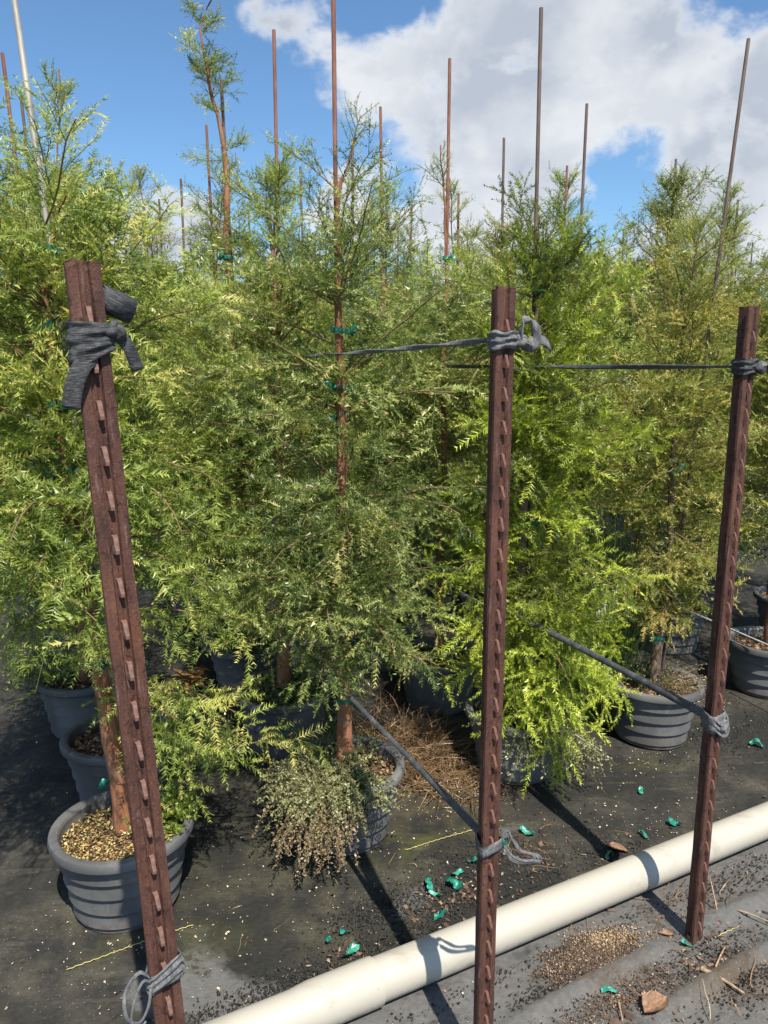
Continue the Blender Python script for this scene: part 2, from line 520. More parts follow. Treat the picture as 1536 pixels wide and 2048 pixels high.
def flakes(pos, lo, hi, rng, aspect=(0.35, 0.9), tilt=0.5, thick=0.18):
    """small four sided chips with a raised ridge (8 triangles' worth of shape, 2 quads + ends)"""
    n = len(pos)
    s = rng.uniform(0, 1, n) ** 2.2 * (hi - lo) + lo
    w = s * rng.uniform(*aspect, n)
    az = rng.uniform(0, 2 * np.pi, n)
    d = np.stack([np.cos(az), np.sin(az), rng.normal(0, tilt, n)], -1); d = unit(d)
    e = unit(np.cross(np.array([0, 0, 1.0]) + rng.normal(0, tilt, (n, 3)), d))
    nn = np.cross(d, e)
    a = pos + d * s[:, None] / 2; b_ = pos - d * s[:, None] / 2
    k1 = pos + e * w[:, None] / 2 + d * (s * rng.uniform(-.25, .25, n))[:, None]
    k2 = pos - e * w[:, None] / 2 + d * (s * rng.uniform(-.25, .25, n))[:, None]
    top = pos + nn * (w * thick + s * 0.04)[:, None]
    V = np.stack([a, k1, b_, k2, top], 1)
    i = np.arange(n)[:, None] * 5
    F = np.stack([i + [0, 1, 4], i + [1, 2, 4], i + [2, 3, 4], i + [3, 0, 4]], 1).reshape(-1, 3)
    t = np.repeat(rng.uniform(0, 1, n), 5)
    return V.reshape(-1, 3), F, t


def box_mesh(name, sx, sy, sz):
    x, y, z = sx / 2, sy / 2, sz / 2
    V = [(-x, -y, -z), (x, -y, -z), (x, y, -z), (-x, y, -z), (-x, -y, z), (x, -y, z), (x, y, z), (-x, y, z)]
    Q = [(0, 3, 2, 1), (4, 5, 6, 7), (0, 1, 5, 4), (1, 2, 6, 5), (2, 3, 7, 6), (3, 0, 4, 7)]
    return mesh_np(name, V, Q=Q)


def sweep(points, prof, ups, closed_prof=True, cap=True, scale=None):
    """sweep a 2D profile (a: sideways, b: along up) along points with per point up vectors"""
    P = np.asarray(points, float); U = np.asarray(ups, float)
    if U.ndim == 1: U = np.repeat(U[None], len(P), 0)
    T = unit(np.gradient(P, axis=0))
    S = unit(np.cross(T, U)); Nn = np.cross(S, T)
    prof = np.asarray(prof, float)
    k = len(prof); n = len(P)
    sc_ = np.ones(n) if scale is None else np.asarray(scale, float)
    V = P[:, None] + (S[:, None] * prof[None, :, :1] + Nn[:, None] * prof[None, :, 1:]) * sc_[:, None, None]
    idx = np.arange(n * k).reshape(n, k)
    q = np.stack([idx[:-1], np.roll(idx, -1, 1)[:-1], np.roll(idx, -1, 1)[1:], idx[1:]], -1).reshape(-1, 4)
    V = V.reshape(-1, 3)
    F = []
    if cap:
        V = np.vstack([V, P[0], P[-1]])
        c0, c1 = n * k, n * k + 1
        for j in range(k):
            F.append((c0, (j + 1) % k, j)); F.append((c1, (n - 1) * k + j, (n - 1) * k + (j + 1) % k))
    return V, np.array(F, np.int32).reshape(-1, 3), q


def merge(items):
    Vs, Fs, Qs, Ts = [], [], [], []
    o = 0
    for it in items:
        V, F, Q = it[0], it[1], it[2]
        Vs.append(np.asarray(V).reshape(-1, 3))
        if F is not None and len(F): Fs.append(np.asarray(F) + o)
        if Q is not None and len(Q): Qs.append(np.asarray(Q) + o)
        if len(it) > 3: Ts.append(it[3])
        o += len(Vs[-1])
    return (np.vstack(Vs), np.vstack(Fs) if Fs else None, np.vstack(Qs) if Qs else None, np.concatenate(Ts) if Ts else None)


# rows of pots run along AU, AV is across them (and along the pipe)
AU = np.array([-0.42, 0.907, 0.0]); AV = np.array([0.907, 0.42, 0.0])


def uv(u, v):
    p = AU * u + AV * v
    return (float(p[0]), float(p[1]))


# ================================================================== ground
PIPE_A = np.array([-0.70, 1.2455]); PIPE_B = np.array([3.6, 3.505])
PD = (PIPE_B - PIPE_A) / np.linalg.norm(PIPE_B - PIPE_A)
PN = np.array([PD[1], -PD[0]])             # towards the camera


def coords(lo, hi, step, far):
    a = list(np.arange(lo, hi + 1e-6, step))
    d, x = step, hi
    while x < far:
        d *= 1.35; x += d; a.append(x)
    d, x = step, lo
    pre = []
    while x > -far:
        d *= 1.35; x -= d; pre.append(x)
    return np.array(pre[::-1] + a)


gx = coords(-2.2, 2.6, 0.022, 400)
gy = coords(1.0, 4.2, 0.022, 400)
X, Y = np.meshgrid(gx, gy, indexing='xy')
Z = np.zeros_like(X)
rng = np.random.default_rng(3)


def vnoise(x, y, s, seed):
    r = np.random.default_rng(seed)
    g = r.uniform(-1, 1, (64, 64))
    a = (x / s) % 64; b_ = (y / s) % 64
    i = np.floor(a).astype(int) % 64; j = np.floor(b_).astype(int) % 64
    fa = a - np.floor(a); fb = b_ - np.floor(b_)
    fa = fa * fa * (3 - 2 * fa); fb = fb * fb * (3 - 2 * fb)
    i1, j1 = (i + 1) % 64, (j + 1) % 64
    return (g[i, j] * (1 - fa) + g[i1, j] * fa) * (1 - fb) + (g[i, j1] * (1 - fa) + g[i1, j1] * fa) * fb


def seg_dist(x, y, a, b_):
    a = np.array(a); b_ = np.array(b_); d = b_ - a
    t = np.clip(((x - a[0]) * d[0] + (y - a[1]) * d[1]) / (d @ d), 0, 1)
    return np.hypot(x - a[0] - t * d[0], y - a[1] - t * d[1]), t


def blob(x, y, cx, cy, r, ry=None, ang=0.0):
    ry = ry or r
    ca, sa = math.cos(ang), math.sin(ang)
    a = ((x - cx) * ca + (y - cy) * sa) / r; b_ = (-(x - cx) * sa + (y - cy) * ca) / ry
    return np.exp(-(a * a + b_ * b_))


side = (X - PIPE_A[0]) * PN[0] + (Y - PIPE_A[1]) * PN[1]   # >0 in front of the pipe
near = np.clip(1 - (np.hypot(X, Y - 2) - 3) / 3, 0, 1)
Z += near * (0.004 * vnoise(X, Y, 0.22, 1) + 0.002 * vnoise(X, Y, 0.07, 2))
worn = np.where(side > 0.0, 0.62, 0.0) + 0.10 * (side > -0.10)
for a, b_, h, w in (((0.24, 1.50), (0.78, 1.80), 0.022, 0.019), ((0.62, 1.55), (1.25, 1.90), 0.026, 0.018),
                    ((0.86, 1.86), (1.30, 2.06), 0.022, 0.022)):
    d, t = seg_dist(X, Y, a, b_)
    e = np.sin(np.pi * np.clip(t, 0, 1)) ** 0.5
    Z += h * np.exp(-(d / w) ** 2) * e
    worn += 0.9 * np.exp(-(d / (w * 1.3)) ** 2) * e
worn += 0.85 * blob(X, Y, -0.52, 1.66, 0.16, 0.12) + 0.6 * blob(X, Y, -0.30, 1.60, 0.18, 0.10)
worn += 0.55 * blob(X, Y, 0.40, 2.30, 0.10, 0.05, 0.5) + 0.45 * blob(X, Y, 0.02, 1.92, 0.16, 0.07, 0.6)
worn += 0.35 * blob(X, Y, 0.22, 2.02, 0.25, 0.10, 0.45)
moss = 0.9 * blob(X, Y, 0.10, 2.22, 0.13, 0.07, 0.3) + 0.5 * blob(X, Y, 0.20, 2.38, 0.14, 0.12) + 0.35 * blob(X, Y, -0.62, 1.80, 0.30, 0.10)
moss += 0.5 * blob(X, Y, 1.02, 2.72, 0.18, 0.05) + 0.25 * blob(X, Y, -0.3, 2.1, 0.4, 0.3)
dirt = 0.9 * blob(X, Y, 0.22, 2.66, 0.26, 0.26) + 0.8 * blob(X, Y, 0.54, 1.73, 0.17, 0.075, 0.45) + 0.7 * blob(X, Y, 0.55, 1.58, 0.16, 0.05, 0.5)
dirt += 0.8 * blob(X, Y, 0.85, 1.66, 0.16, 0.08, 0.4) + 0.5 * blob(X, Y, 0.95, 2.0, 0.25, 0.07, 0.45)
ix = np.arange(X.size).reshape(X.shape)
Q = np.stack([ix[:-1, :-1], ix[:-1, 1:], ix[1:, 1:], ix[1:, :-1]], -1).reshape(-1, 4)
me = mesh_np('ground', np.stack([X, Y, Z], -1).reshape(-1, 3), Q=Q, smooth_=True,
             extra={'worn': np.clip(worn, 0, 1.2).ravel(), 'moss': np.clip(moss, 0, 1).ravel(), 'dirt': np.clip(dirt, 0, 1).ravel()})
tag(link('ground', me, M['ground']), 'black weed barrier fabric ground with dust and worn grey patches', None, None, 'structure')


# ================================================================== pots
def lathe(prof, k=48):
    prof = np.array(prof)
    a = np.arange(k) / k * 2 * np.pi
    V = np.stack([prof[:, None, 0] * np.cos(a), prof[:, None, 0] * np.sin(a), prof[:, None, 1] + 0 * a], -1)
    idx = np.arange(len(prof) * k).reshape(len(prof), k)
    q = np.stack([idx[:-1], np.roll(idx, -1, 1)[:-1], np.roll(idx, -1, 1)[1:], idx[1:]], -1).reshape(-1, 4)
    return V.reshape(-1, 3), q


tiers = [(0.1725, 0.212), (0.1735, 0.168), (0.1615, 0.165), (0.1632, 0.118), (0.1522, 0.115), (0.1538, 0.066), (0.1440, 0.063), (0.1455, 0.018), (0.1385, 0.015), (0.1382, 0.001)]
body_prof = [(0.0, 0.010), (0.13, 0.008), (0.1375, 0.001)] + tiers[::-1][1:] + [(0.1725, 0.222), (0.166, 0.222), (0.160, 0.175), (0.150, 0.10)]
V, q = lathe(body_prof)
pot_body = mesh_np('pot_body', V, Q=q, smooth_=True)
V, q = lathe([(0.1665, 0.222), (0.1735, 0.2215), (0.1800, 0.2115), (0.1880, 0.2115), (0.1940, 0.2170), (0.1960, 0.2310), (0.1925, 0.2410), (0.1800, 0.2430), (0.1700, 0.2400), (0.1655, 0.2330), (0.1655, 0.2200)])
pot_rim = mesh_np('pot_rim', V, Q=q, smooth_=True)
for me_ in (pot_body, pot_rim):
    me_.set_sharp_from_angle(angle=R(28))


def soil_mesh(seed):
    r = np.random.default_rng(seed)
    rr = np.linspace(0, 0.168, 9); k = 28
    a = np.arange(k) / k * 2 * np.pi
    Vv = np.stack([rr[:, None] * np.cos(a), rr[:, None] * np.sin(a), 0.206 + 0 * rr[:, None] * a + r.normal(0, 0.0025, (9, k)) - 0.008 * (rr[:, None] / .168) ** 4 + 0.010 * np.exp(-(rr[:, None] / .05) ** 2)], -1)
    idx = np.arange(9 * k).reshape(9, k)
    q_ = np.stack([idx[:-1], np.roll(idx, -1, 1)[:-1], np.roll(idx, -1, 1)[1:], idx[1:]], -1).reshape(-1, 4)
    return mesh_np('soil', Vv.reshape(-1, 3), Q=q_, smooth_=True)


soils = [soil_mesh(i) for i in range(3)]


def mulch_mesh(seed, n, lo, hi):
    r = np.random.default_rng(seed)
    rad = 0.163 * np.sqrt(r.uniform(0, 1, n)); a = r.uniform(0, 2 * np.pi, n)
    p = np.stack([rad * np.cos(a), rad * np.sin(a), 0.210 + r.uniform(0, 0.006, n) + 0.010 * np.exp(-(rad / .05) ** 2) - .004 * (rad / .168) ** 4], -1)
    V_, F_, t_ = flakes(p, lo, hi, r, tilt=0.35)
    return mesh_np('mulch', V_, F_, tint=t_)


mulches = {'bark': mulch_mesh(1, 900, 0.007, 0.028), 'gold': mulch_mesh(2, 4200, 0.003, 0.012), 'mix': mulch_mesh(3, 900, 0.006, 0.022)}


def make_pot(xy, label, soil='bark', rz=0.0, group=None, tilt=(0, 0), s=1.0):
    e = empty('plant_pot', (xy[0], xy[1], 0.004), rz)
    e.rotation_euler = (tilt[0], tilt[1], rz)
    e.scale = (s, s, s)
    tag(e, label, 'plant pot', group)
    bo = link('pot_body', pot_body, M['pot'], e)
    link('rim', pot_rim, M['pot'], e)
    so_ = link('soil', soils[int(abs(xy[0] * 100)) % 3], M['soil'], e)
    mu = link('bark_mulch', mulches[soil], M['mulch_gold'] if soil == 'gold' else M['mulch'], so_)
    mu['kind'] = 'stuff'
    return e


# ================================================================== cypress trees
def leaf_template(m_, wid, lng, ang, droop, seed=0, wild=0.5):
    """feather of two ranked leaflets; every leaflet tilts and turns a little on its own"""
    r_ = np.random.default_rng(seed)
    V_, F_ = [], []
    V_ += [(0, -0.010, 0), (0, 0.010, 0), (1.0, 0, -droop)]
    F_.append((0, 1, 2))
    for i in range(m_):
        for s in (-1, 1):
            x0 = min(1.0, max(0.03, 0.04 + 0.94 * (i + 0.5 + r_.normal(0, .22)) / m_))
            pr = math.sin(math.pi * (0.20 + 0.72 * x0)) ** 0.7 * r_.uniform(.75, 1.2)
            a_ = ang + r_.normal(0, .16)
            zz = -droop * x0 * x0
            tx = x0 + math.cos(a_) * lng * pr
            ty = s * math.sin(a_) * lng * pr
            tz = zz + lng * pr * r_.normal(-.10, .35) * wild * 1.6
            tw = r_.normal(0, wild) * wid * .9
            k = len(V_)
            V_ += [(x0 - wid / 2, 0, zz - tw), (x0 + wid / 2, 0, zz + tw), (tx, ty, tz)]
            F_.append((k, k + 1, k + 2))
    return np.array(V_, float), np.array(F_, np.int32)


LEAF_FRONT = [leaf_template(11, 0.046, 0.19, R(52), 0.22, k + 20, .30) for k in range(4)]
LEAF_NEAR = [leaf_template(9, 0.054, 0.20, R(50), 0.20, k, .34) for k in range(4)]
LEAF_LONG = [leaf_template(12, 0.046, 0.175, R(50), 0.26, k + 5, .26) for k in range(4)]
LEAF_FAR = [leaf_template(5, 0.090, 0.24, R(48), 0.15, k + 9, .36) for k in range(4)]


def gen_tree(seed, trunk, z0=0.5, nb=75, rmax=0.36, leaf=0.085, tmpl=LEAF_NEAR, droop=0.9, ktwig=6, kl=6, kb=9, r0=0.022,
             top_leaf=0.55, prof=None, lean=(0, 0), extras=(), sparse_top=0.0, el_lo=12, el_hi=60, upright=0.38, tint_h=0.0):
    """trunk: polyline (n,3) relative to the base of the pot. Returns meshes trunk, branches, crown."""
    r = np.random.default_rng(seed)
    trunk = catmull(trunk, 26)
    trunk[1:-1, :2] += r.normal(0, 0.0035, (24, 2))
    H = trunk[-1, 2]
    zt = trunk[:, 2]
    s = np.linspace(0, 1, 26)
    rad = r0 * (1 - s) ** 1.5 * (1 + .25 * s) + 0.0026
    rad[:2] *= (1.25, 1.08)
    rad = rad * (1 + r.normal(0, 0.04, 26))
    tv, tq = tubes(trunk[None], rad[None], 10)
    trunk_me = mesh_np('trunk', tv, Q=tq, smooth_=True)
    # primary branches
    h = np.sort(r.uniform(0, 1, nb)) ** (0.95)
    if sparse_top:
        h = h[(z0 + (H - z0) * h < 1.74) | (r.uniform(0, 1, len(h)) > sparse_top + .22)]
    zb = z0 + (H - 0.04 - z0) * h
    az = np.arange(len(h)) * 2.39996 + r.normal(0, 0.35, len(h))
    if prof is None:
        zz = lambda z: min(1.0, (z - z0) / (H - z0))
        prof = [(0, .75), (zz(.85), 1.0), (zz(1.58), 1.0), (zz(1.78), .82), (zz(1.95), .62), (zz(2.12), .46), (1.01, .20)]
    pr = np.interp(h, [p[0] for p in prof], [p[1] for p in prof])
    Lb = rmax * pr * r.uniform(0.5, 1.32, len(h))
    Lb *= 1 + lean[0] * np.cos(az) + lean[1] * np.sin(az)
    el = np.radians(np.interp(h, [0, .5, 1], [el_lo, (el_lo + el_hi) / 2, el_hi]) + r.normal(0, 17, len(h)))
    dr = np.full(len(h), droop) * r.uniform(0.5, 1.3, len(h)) * (1 - 0.75 * h)
    for (ez, eaz, eel, eL, edr) in extras:
        zb = np.append(zb, ez); az = np.append(az, R(eaz)); el = np.append(el, R(eel)); Lb = np.append(Lb, eL)
        dr = np.append(dr, edr); h = np.append(h, np.clip((ez - z0) / (H - z0), 0, 1))
    B = len(zb); n = 9
    base = np.stack([np.interp(zb, zt, trunk[:, i]) for i in range(3)], -1)
    t = np.linspace(0, 1, n)
    elk = el[:, None] - dr[:, None] * t[None] ** 1.3 + r.normal(0, 0.07, (B, n))
    azk = az[:, None] + np.cumsum(r.normal(0, 0.15, (B, n)), 1)
    step = np.stack([np.cos(elk) * np.cos(azk), np.cos(elk) * np.sin(azk), np.sin(elk)], -1) * (Lb[:, None, None] / (n - 1))
    step[:, 0] = 0
    P = base[:, None] + np.cumsum(step, 1)
    rb = (0.0010 + 0.0052 * Lb[:, None]) * (1 - 0.75 * t[None]) + 0.0005
    bv, bq = tubes(P, rb, 4)
    # twigs
    K = ktwig
    ti = np.clip((np.arange(K) + 0.6) / (K + 0.3) + r.normal(0, 0.04, (B, K)), 0.08, 0.97)
    fi = ti * (n - 1); i0 = np.clip(fi.astype(int), 0, n - 2); fr = (fi - i0)[..., None]
    bi = np.arange(B)[:, None]
    tp = P[bi, i0] * (1 - fr) + P[bi, i0 + 1] * fr
    tt = unit(P[bi, i0 + 1] - P[bi, i0])
    sgn = np.where((np.arange(K)[None] + np.arange(B)[:, None]) % 2 == 0, 1.0, -1.0)
    sd = unit(np.cross(tt, np.array([0, 0, 1.0])) + 1e-6) * sgn[..., None]
    tdir = unit(tt * 0.62 + sd * r.uniform(.45, 1.0, (B, K, 1)) + np.array([0, 0, 1.0]) * r.normal(0.08 + upright * h[:, None, None], 0.42, (B, K, 1)))
    Lt = (0.34 * Lb[:, None] * (1.15 - 0.70 * ti) + 0.040) * r.uniform(0.65, 1.3, (B, K))
    m_ = 4
    tk = np.linspace(0, 1, m_)
    droop_t = (0.35 * (1 - 0.8 * h))[:, None, None, None] * np.array([0, 0, -1.0])
    TP = tp[:, :, None] + (tdir[:, :, None] * tk[:, None] + droop_t * tk[:, None] ** 2) * Lt[:, :, None, None]
    TP = TP.reshape(B * K, m_, 3)
    tr = np.repeat(np.array([0.0012, 0.0010, 0.0008, 0.0005])[None], B * K, 0)
    wv_, wq = tubes(TP, tr, 3)
    br_me = mesh_np('branches', bv, Q=bq, smooth_=True)

    # leaves along twigs and along the outer part of the branches
    def along(PL, K_, lo, hi, L_, hh_):
        b_, nn, _ = PL.shape
        tpar = np.clip(lo + (hi - lo) * (np.arange(K_) + r.uniform(0.1, 0.9, (b_, K_))) / K_, 0, 0.999)
        f_ = tpar * (nn - 1); j0 = f_.astype(int); w_ = (f_ - j0)[..., None]
        q0 = np.arange(b_)[:, None]
        pos = PL[q0, j0] * (1 - w_) + PL[q0, j0 + 1] * w_
        tg = unit(PL[q0, j0 + 1] - PL[q0, j0])
        sg = np.where((np.arange(K_)[None] + q0) % 2 == 0, 1.0, -1.0)[..., None]
        sd_ = unit(np.cross(tg, np.array([0, 0, 1.0])) + 1e-6) * sg
        dn = np.array([0, 0, 1.0]) * (r.normal(-0.16, 0.45, (b_, K_, 1)) + upright * 1.6 * hh_[:, None, None])
        d = unit(tg * r.uniform(.35, .95, (b_, K_, 1)) + sd_ * r.uniform(.25, .95, (b_, K_, 1)) + dn + r.normal(0, .26, (b_, K_, 3)))
        ln = L_[:, None] * r.uniform(.55, 1.25, (b_, K_)) * (1.05 - 0.35 * tpar)
        return pos.reshape(-1, 3), d.reshape(-1, 3), ln.reshape(-1), np.repeat(hh_, K_), tpar.reshape(-1)

    hT = np.repeat(h, K)
    zz_ = zb
    lsz = leaf * (1 - (1 - top_leaf) * np.clip((zz_ - 1.50) / 0.55, 0, 1))
    p1 = along(TP, kl, 0.12, 1.0, np.repeat(lsz, K), hT)
    p2 = along(P, kb, 0.30, 1.0, lsz * 0.9, h)
    pos = np.vstack([p1[0], p2[0]]); d = np.vstack([p1[1], p2[1]]); ln = np.concatenate([p1[2], p2[2]])
    hh = np.concatenate([p1[3], p2[3]]); tp_ = np.concatenate([p1[4], p2[4]])
    bid = np.concatenate([np.repeat(np.arange(B), K * kl), np.repeat(np.arange(B), kb)])
    tid = np.concatenate([np.repeat(np.arange(B * K), kl), B * K + np.repeat(np.arange(B), kb)])
    bup = np.array([0.12, -0.32, 0.9]) + r.normal(0, .42, (B, 3))
    tup = r.normal(0, .30, (B * K + B, 3))
    up = unit(bup[bid] + tup[tid] + r.normal(0, .24, (len(d), 3)))
    sv = unit(np.cross(up, d)); nv = np.cross(d, sv)
    TVs = np.stack([a_[0] for a_ in tmpl])[np.arange(len(d)) % len(tmpl)]
    TV, TF = tmpl[0]
    V_ = pos[:, None] + (d[:, None] * TVs[:, :, :1] + sv[:, None] * TVs[:, :, 1:2] * r.uniform(.75, 1.25, (len(d), 1, 1)) + nv[:, None] * TVs[:, :, 2:3]) * ln[:, None, None]
    nV = len(TV)
    F_ = (TF[None] + (np.arange(len(d)) * nV)[:, None, None]).reshape(-1, 3)
    tint = np.clip(0.54 + tint_h * (hh - .3) + r.normal(0, 0.19, B)[bid] + r.normal(0, 0.10, B * K + B)[tid] + r.normal(0, 0.15, len(d)) + 0.10 * (tp_ - .5) + 0.06 * (hh - .5), 0, 0.97)
    tint = np.where(r.uniform(0, 1, len(d)) < 0.025, 1.0, tint)
    tint = np.repeat(tint, nV) + np.tile(0.12 * TV[:, 0] - 0.05, len(d))
    V_, F_, Q_, tint = merge([(V_.reshape(-1, 3), F_, None, tint), (wv_, None, wq, np.full(len(wv_), .30))])
    crown_me = mesh_np('crown', V_, F_, Q_, tint=np.clip(tint, 0, 1))
    return trunk_me, br_me, crown_me, trunk


# knotted bits of green tie tape
def tape_mesh(seed, rad=0.020, flaps=2):
    r = np.random.default_rng(seed)
    a = np.linspace(0, 2 * np.pi, 17)[:-1]
    parts = []
    rr = rad * (1 + r.normal(0, .05, 16))
    prof = np.stack([rr * np.cos(a) * 1.15, rr * np.sin(a), r.normal(0, .0012, 16)], -1)
    hgt = 0.0075
    ring = np.vstack([prof + [0, 0, -hgt], prof * [1.07, 1.07, 1], prof + [0, 0, hgt]])
    idx = np.arange(48).reshape(3, 16)
    q_ = np.stack([idx[:-1], np.roll(idx, -1, 1)[:-1], np.roll(idx, -1, 1)[1:], idx[1:]], -1).reshape(-1, 4)
    parts.append((ring, None, q_))
    for f in range(flaps):
        az = r.uniform(-2.6, 0.6)
        d = np.array([math.cos(az), math.sin(az), 0])
        ln = r.uniform(.018, .036)
        pts = [d * rad * 1.05, d * (rad + ln * .4) + [0, 0, .010 * r.normal()], d * (rad + ln * .8) + [0, 0, r.normal(0, .008)], d * (rad + ln) + [0, 0, -.012 + r.normal(0, .008)]]
        pts = catmull(pts, 7)
        ups = np.stack([np.cross(d, [0, 0, 1.0]) * math.sin(x) + np.array([0, 0, 1.0]) * math.cos(x) for x in np.linspace(0.6, 0.6 + r.uniform(.6, 2.0), 7)])
        v_, f_, q_ = sweep(pts, [(-.011, -.0004), (.011, -.0004), (.011, .0004), (-.011, .0004)], ups, scale=np.linspace(.55, 1.0, 7))
        parts.append((v_, f_, q_))
    V_, F_, Q_, _ = merge(parts)
    return mesh_np('tie_tape', V_, F_, Q_, smooth_=False)


tapes = [tape_mesh(40 + i, 0.0215 if i < 2 else 0.0125, 1 + i % 3) for i in range(6)]


def build_tree(xy, meshes, label, leafmat, group=None, rz=0.0, bark='bark', ties=(), scale=1.0):
    tm, bm_, cm, tl = meshes
    e = empty('cypress_tree', (xy[0], xy[1], 0.004), rz)
    e.scale = (scale, scale, scale)
    tag(e, label, 'tree', group)
    for nm, me_, mt in (('trunk', tm, M[bark]), ('branches', bm_, M['twig']), ('crown', cm, M[leafmat])):
        o = link(nm, me_, mt, e)
        if nm == 'branches':
            o['kind'] = 'stuff'
        if me_.materials[0] != mt:
            o.material_slots[0].link = 'OBJECT'
            o.material_slots[0].material = mt
    for k, z in enumerate(ties):
        p = [float(np.interp(z, tl[:, 2], tl[:, i])) for i in range(2)]
        tmesh = tapes[(k * 2 + int(abs(xy[0]) * 10)) % 6] if z > 0.9 else tapes[k % 2]
        link('tie_tape', tmesh, M['tape'], e, (p[0], p[1], z), (random.uniform(-.2, .2), random.uniform(-.2, .2), random.uniform(-1.2, 1.2)))
    return e


stake_me = {}


def make_stake(base, top, label, mat, group=None, rad=0.0066):
    b0 = Vector(base); d = Vector(top) - b0
    ln = d.length
    k = 8
    zs = np.array([0, .3, .6, .9, ln - .002, ln])
    zs = np.sort(np.append(zs[zs < ln - .01], [ln - .002, ln]))
    rr = np.full(len(zs), rad); rr[-1] = rad * .8
    bend = np.stack([0.004 * np.sin(zs * 2.1 + base[0] * 9), 0.003 * np.sin(zs * 1.7 + base[1] * 5), zs], -1)
    v_, q_ = tubes(bend[None], rr[None], k)
    c = len(v_)
    v_ = np.vstack([v_, bend[-1]])
    f_ = [((len(zs) - 1) * k + i, (len(zs) - 1) * k + (i + 1) % k, c) for i in range(k)]
    o = link('tree_stake', mesh_np('tree_stake', v_, f_, q_, smooth_=True), M[mat], None, base)
    o.data.set_sharp_from_angle(angle=R(50))
    o.rotation_euler = d.to_track_quat('Z', 'Y').to_euler()
    tag(o, label, 'stake', group)
    return o


# ---- front trees, each grown to its own shape (x, y relative to its pot)
T = {}
S0 = 0.20
# nearest at the left
T['a'] = gen_tree(11, [(0, 0.02, S0), (-.03, .01, .60), (-.055, 0, .95), (-.08, -.01, 1.33), (-.10, 0, 1.66), (-.08, 0, 1.78), (-.03, 0, 1.90)], z0=.96, nb=88, rmax=.42, leaf=.108,
                  tmpl=LEAF_FRONT, droop=.72, ktwig=9, kl=7, kb=12, r0=.024, sparse_top=.4, lean=(-.08, -.05), el_hi=48, top_leaf=.5,
                  extras=((.40, -4, 6, .52, .30), (.46, 30, 12, .30, .5), (.64, -8, 14, .38, .75), (.84, -12, 14, .44, .6), (.52, 0, 5, .28, .6),
                          (.95, 200, 5, .50, .8), (1.10, 170, 15, .46, .8), (1.62, 150, 42, .40, .1), (1.60, 25, 40, .42, -.1), (1.5, 5, 25, .45, .2), (1.0, 185, 10, .42, .6), (.86, -80, 8, .22, .7), (.62, -20, 10, .26, .6), (.92, -120, 10, .26, .7)))
# centre
T['b'] = gen_tree(12, [(0, 0, S0), (0, 0, .62), (.004, 0, 1.1), (0, 0, 1.46), (-.004, 0, 1.75), (0, 0, 1.97), (.02, 0, 2.04), (.05, 0, 2.12)], z0=.70, nb=89, rmax=.38, leaf=.090,
                  droop=.75, ktwig=9, kl=7, kb=11, r0=.0225, sparse_top=.45, top_leaf=.42,
                  extras=((.66, -140, 14, .26, .7), (.66, -30, 14, .34, .7), (.68, -95, 10, .26, .8), (.72, 5, 18, .32, .6), (.78, -60, 16, .34, .8), (.70, 175, 16, .28, .6),
                          (1.70, 35, 45, .36, .0), (1.45, 12, 42, .40, .0)))
# bright green behind the middle post
T['c'] = gen_tree(13, [(0, 0, S0), (0, 0, .47), (-.005, 0, .94), (.015, 0, 1.33), (.02, 0, 1.60), (.025, 0, 1.76), (.04, 0, 1.86)], z0=.38, nb=85, rmax=.36, leaf=.116, tmpl=LEAF_LONG, tint_h=-.62,
                  droop=1.3, ktwig=9, kl=7, kb=12, r0=.022, sparse_top=.4, lean=(.20, -.10), top_leaf=.62,
                  extras=((.42, -60, 10, .40, 1.6), (.50, -20, 12, .42, 1.6), (.58, -85, 12, .36, 1.6), (.70, -15, 10, .44, 1.4), (.44, -105, 8, .30, 1.7), (.38, -40, 8, .36, 1.5),
                          (.85, -30, 14, .42, 1.4), (1.62, 10, 30, .34, .4), (1.72, 180, 20, .38, .3), (.62, -45, 16, .40, 1.6), (.78, -60, 16, .36, 1.5)))
# olive, right
T['d'] = gen_tree(14, [(0, 0, S0), (.015, 0, .48), (.03, 0, .73), (.012, 0, 1.18), (.025, 0, 1.58), (.05, 0, 1.95)], z0=.55, nb=87, rmax=.40, leaf=.074,
                  droop=.9, ktwig=9, kl=7, kb=11, r0=.022, sparse_top=.3, prof=((0, .45), (.2, .75), (.45, 1.0), (.85, .85), (1, .3)))
# the tall one behind the centre tree
T['e'] = gen_tree(15, [(0, 0, S0), (-.02, 0, 1.02), (-.027, 0, 1.57), (-.03, 0, 2.0), (-.03, 0, 2.40), (-.08, 0, 2.62), (-.10, 0, 2.85), (-.03, 0, 3.0)], z0=.55, nb=91, rmax=.37, leaf=.090,
                  droop=.7, ktwig=9, kl=7, kb=11, r0=.022, top_leaf=.6, prof=((0, .8), (.1, 1), (.46, 1), (.56, .72), (.72, .62), (.85, .40), (1, .18)), sparse_top=.45, el_hi=38)
T['f'] = gen_tree(16, [(0, 0, S0), (.003, 0, 1.0), (.003, 0, 1.6), (.0, .01, 1.9), (.02, 0, 2.15)], z0=.60, nb=87, rmax=.37, leaf=.090, droop=.75, ktwig=9, kl=7, kb=11, r0=.021, top_leaf=.5)
T['g'] = gen_tree(17, [(0, 0, S0), (.012, 0, .7), (.008, 0, 1.36), (.008, 0, 1.97), (-.02, 0, 2.36)], z0=.66, nb=87, rmax=.37, leaf=.090, droop=.7, ktwig=9, kl=7, kb=11, r0=.022, sparse_top=.5, top_leaf=.36)
T['h'] = gen_tree(18, [(0, 0, S0), (-.03, 0, .9), (-.07, .02, 1.5), (-.12, 0, 2.0)], z0=.98, nb=85, rmax=.42, leaf=.094, droop=.8, ktwig=9, kl=7, kb=11, r0=.021, sparse_top=.3)
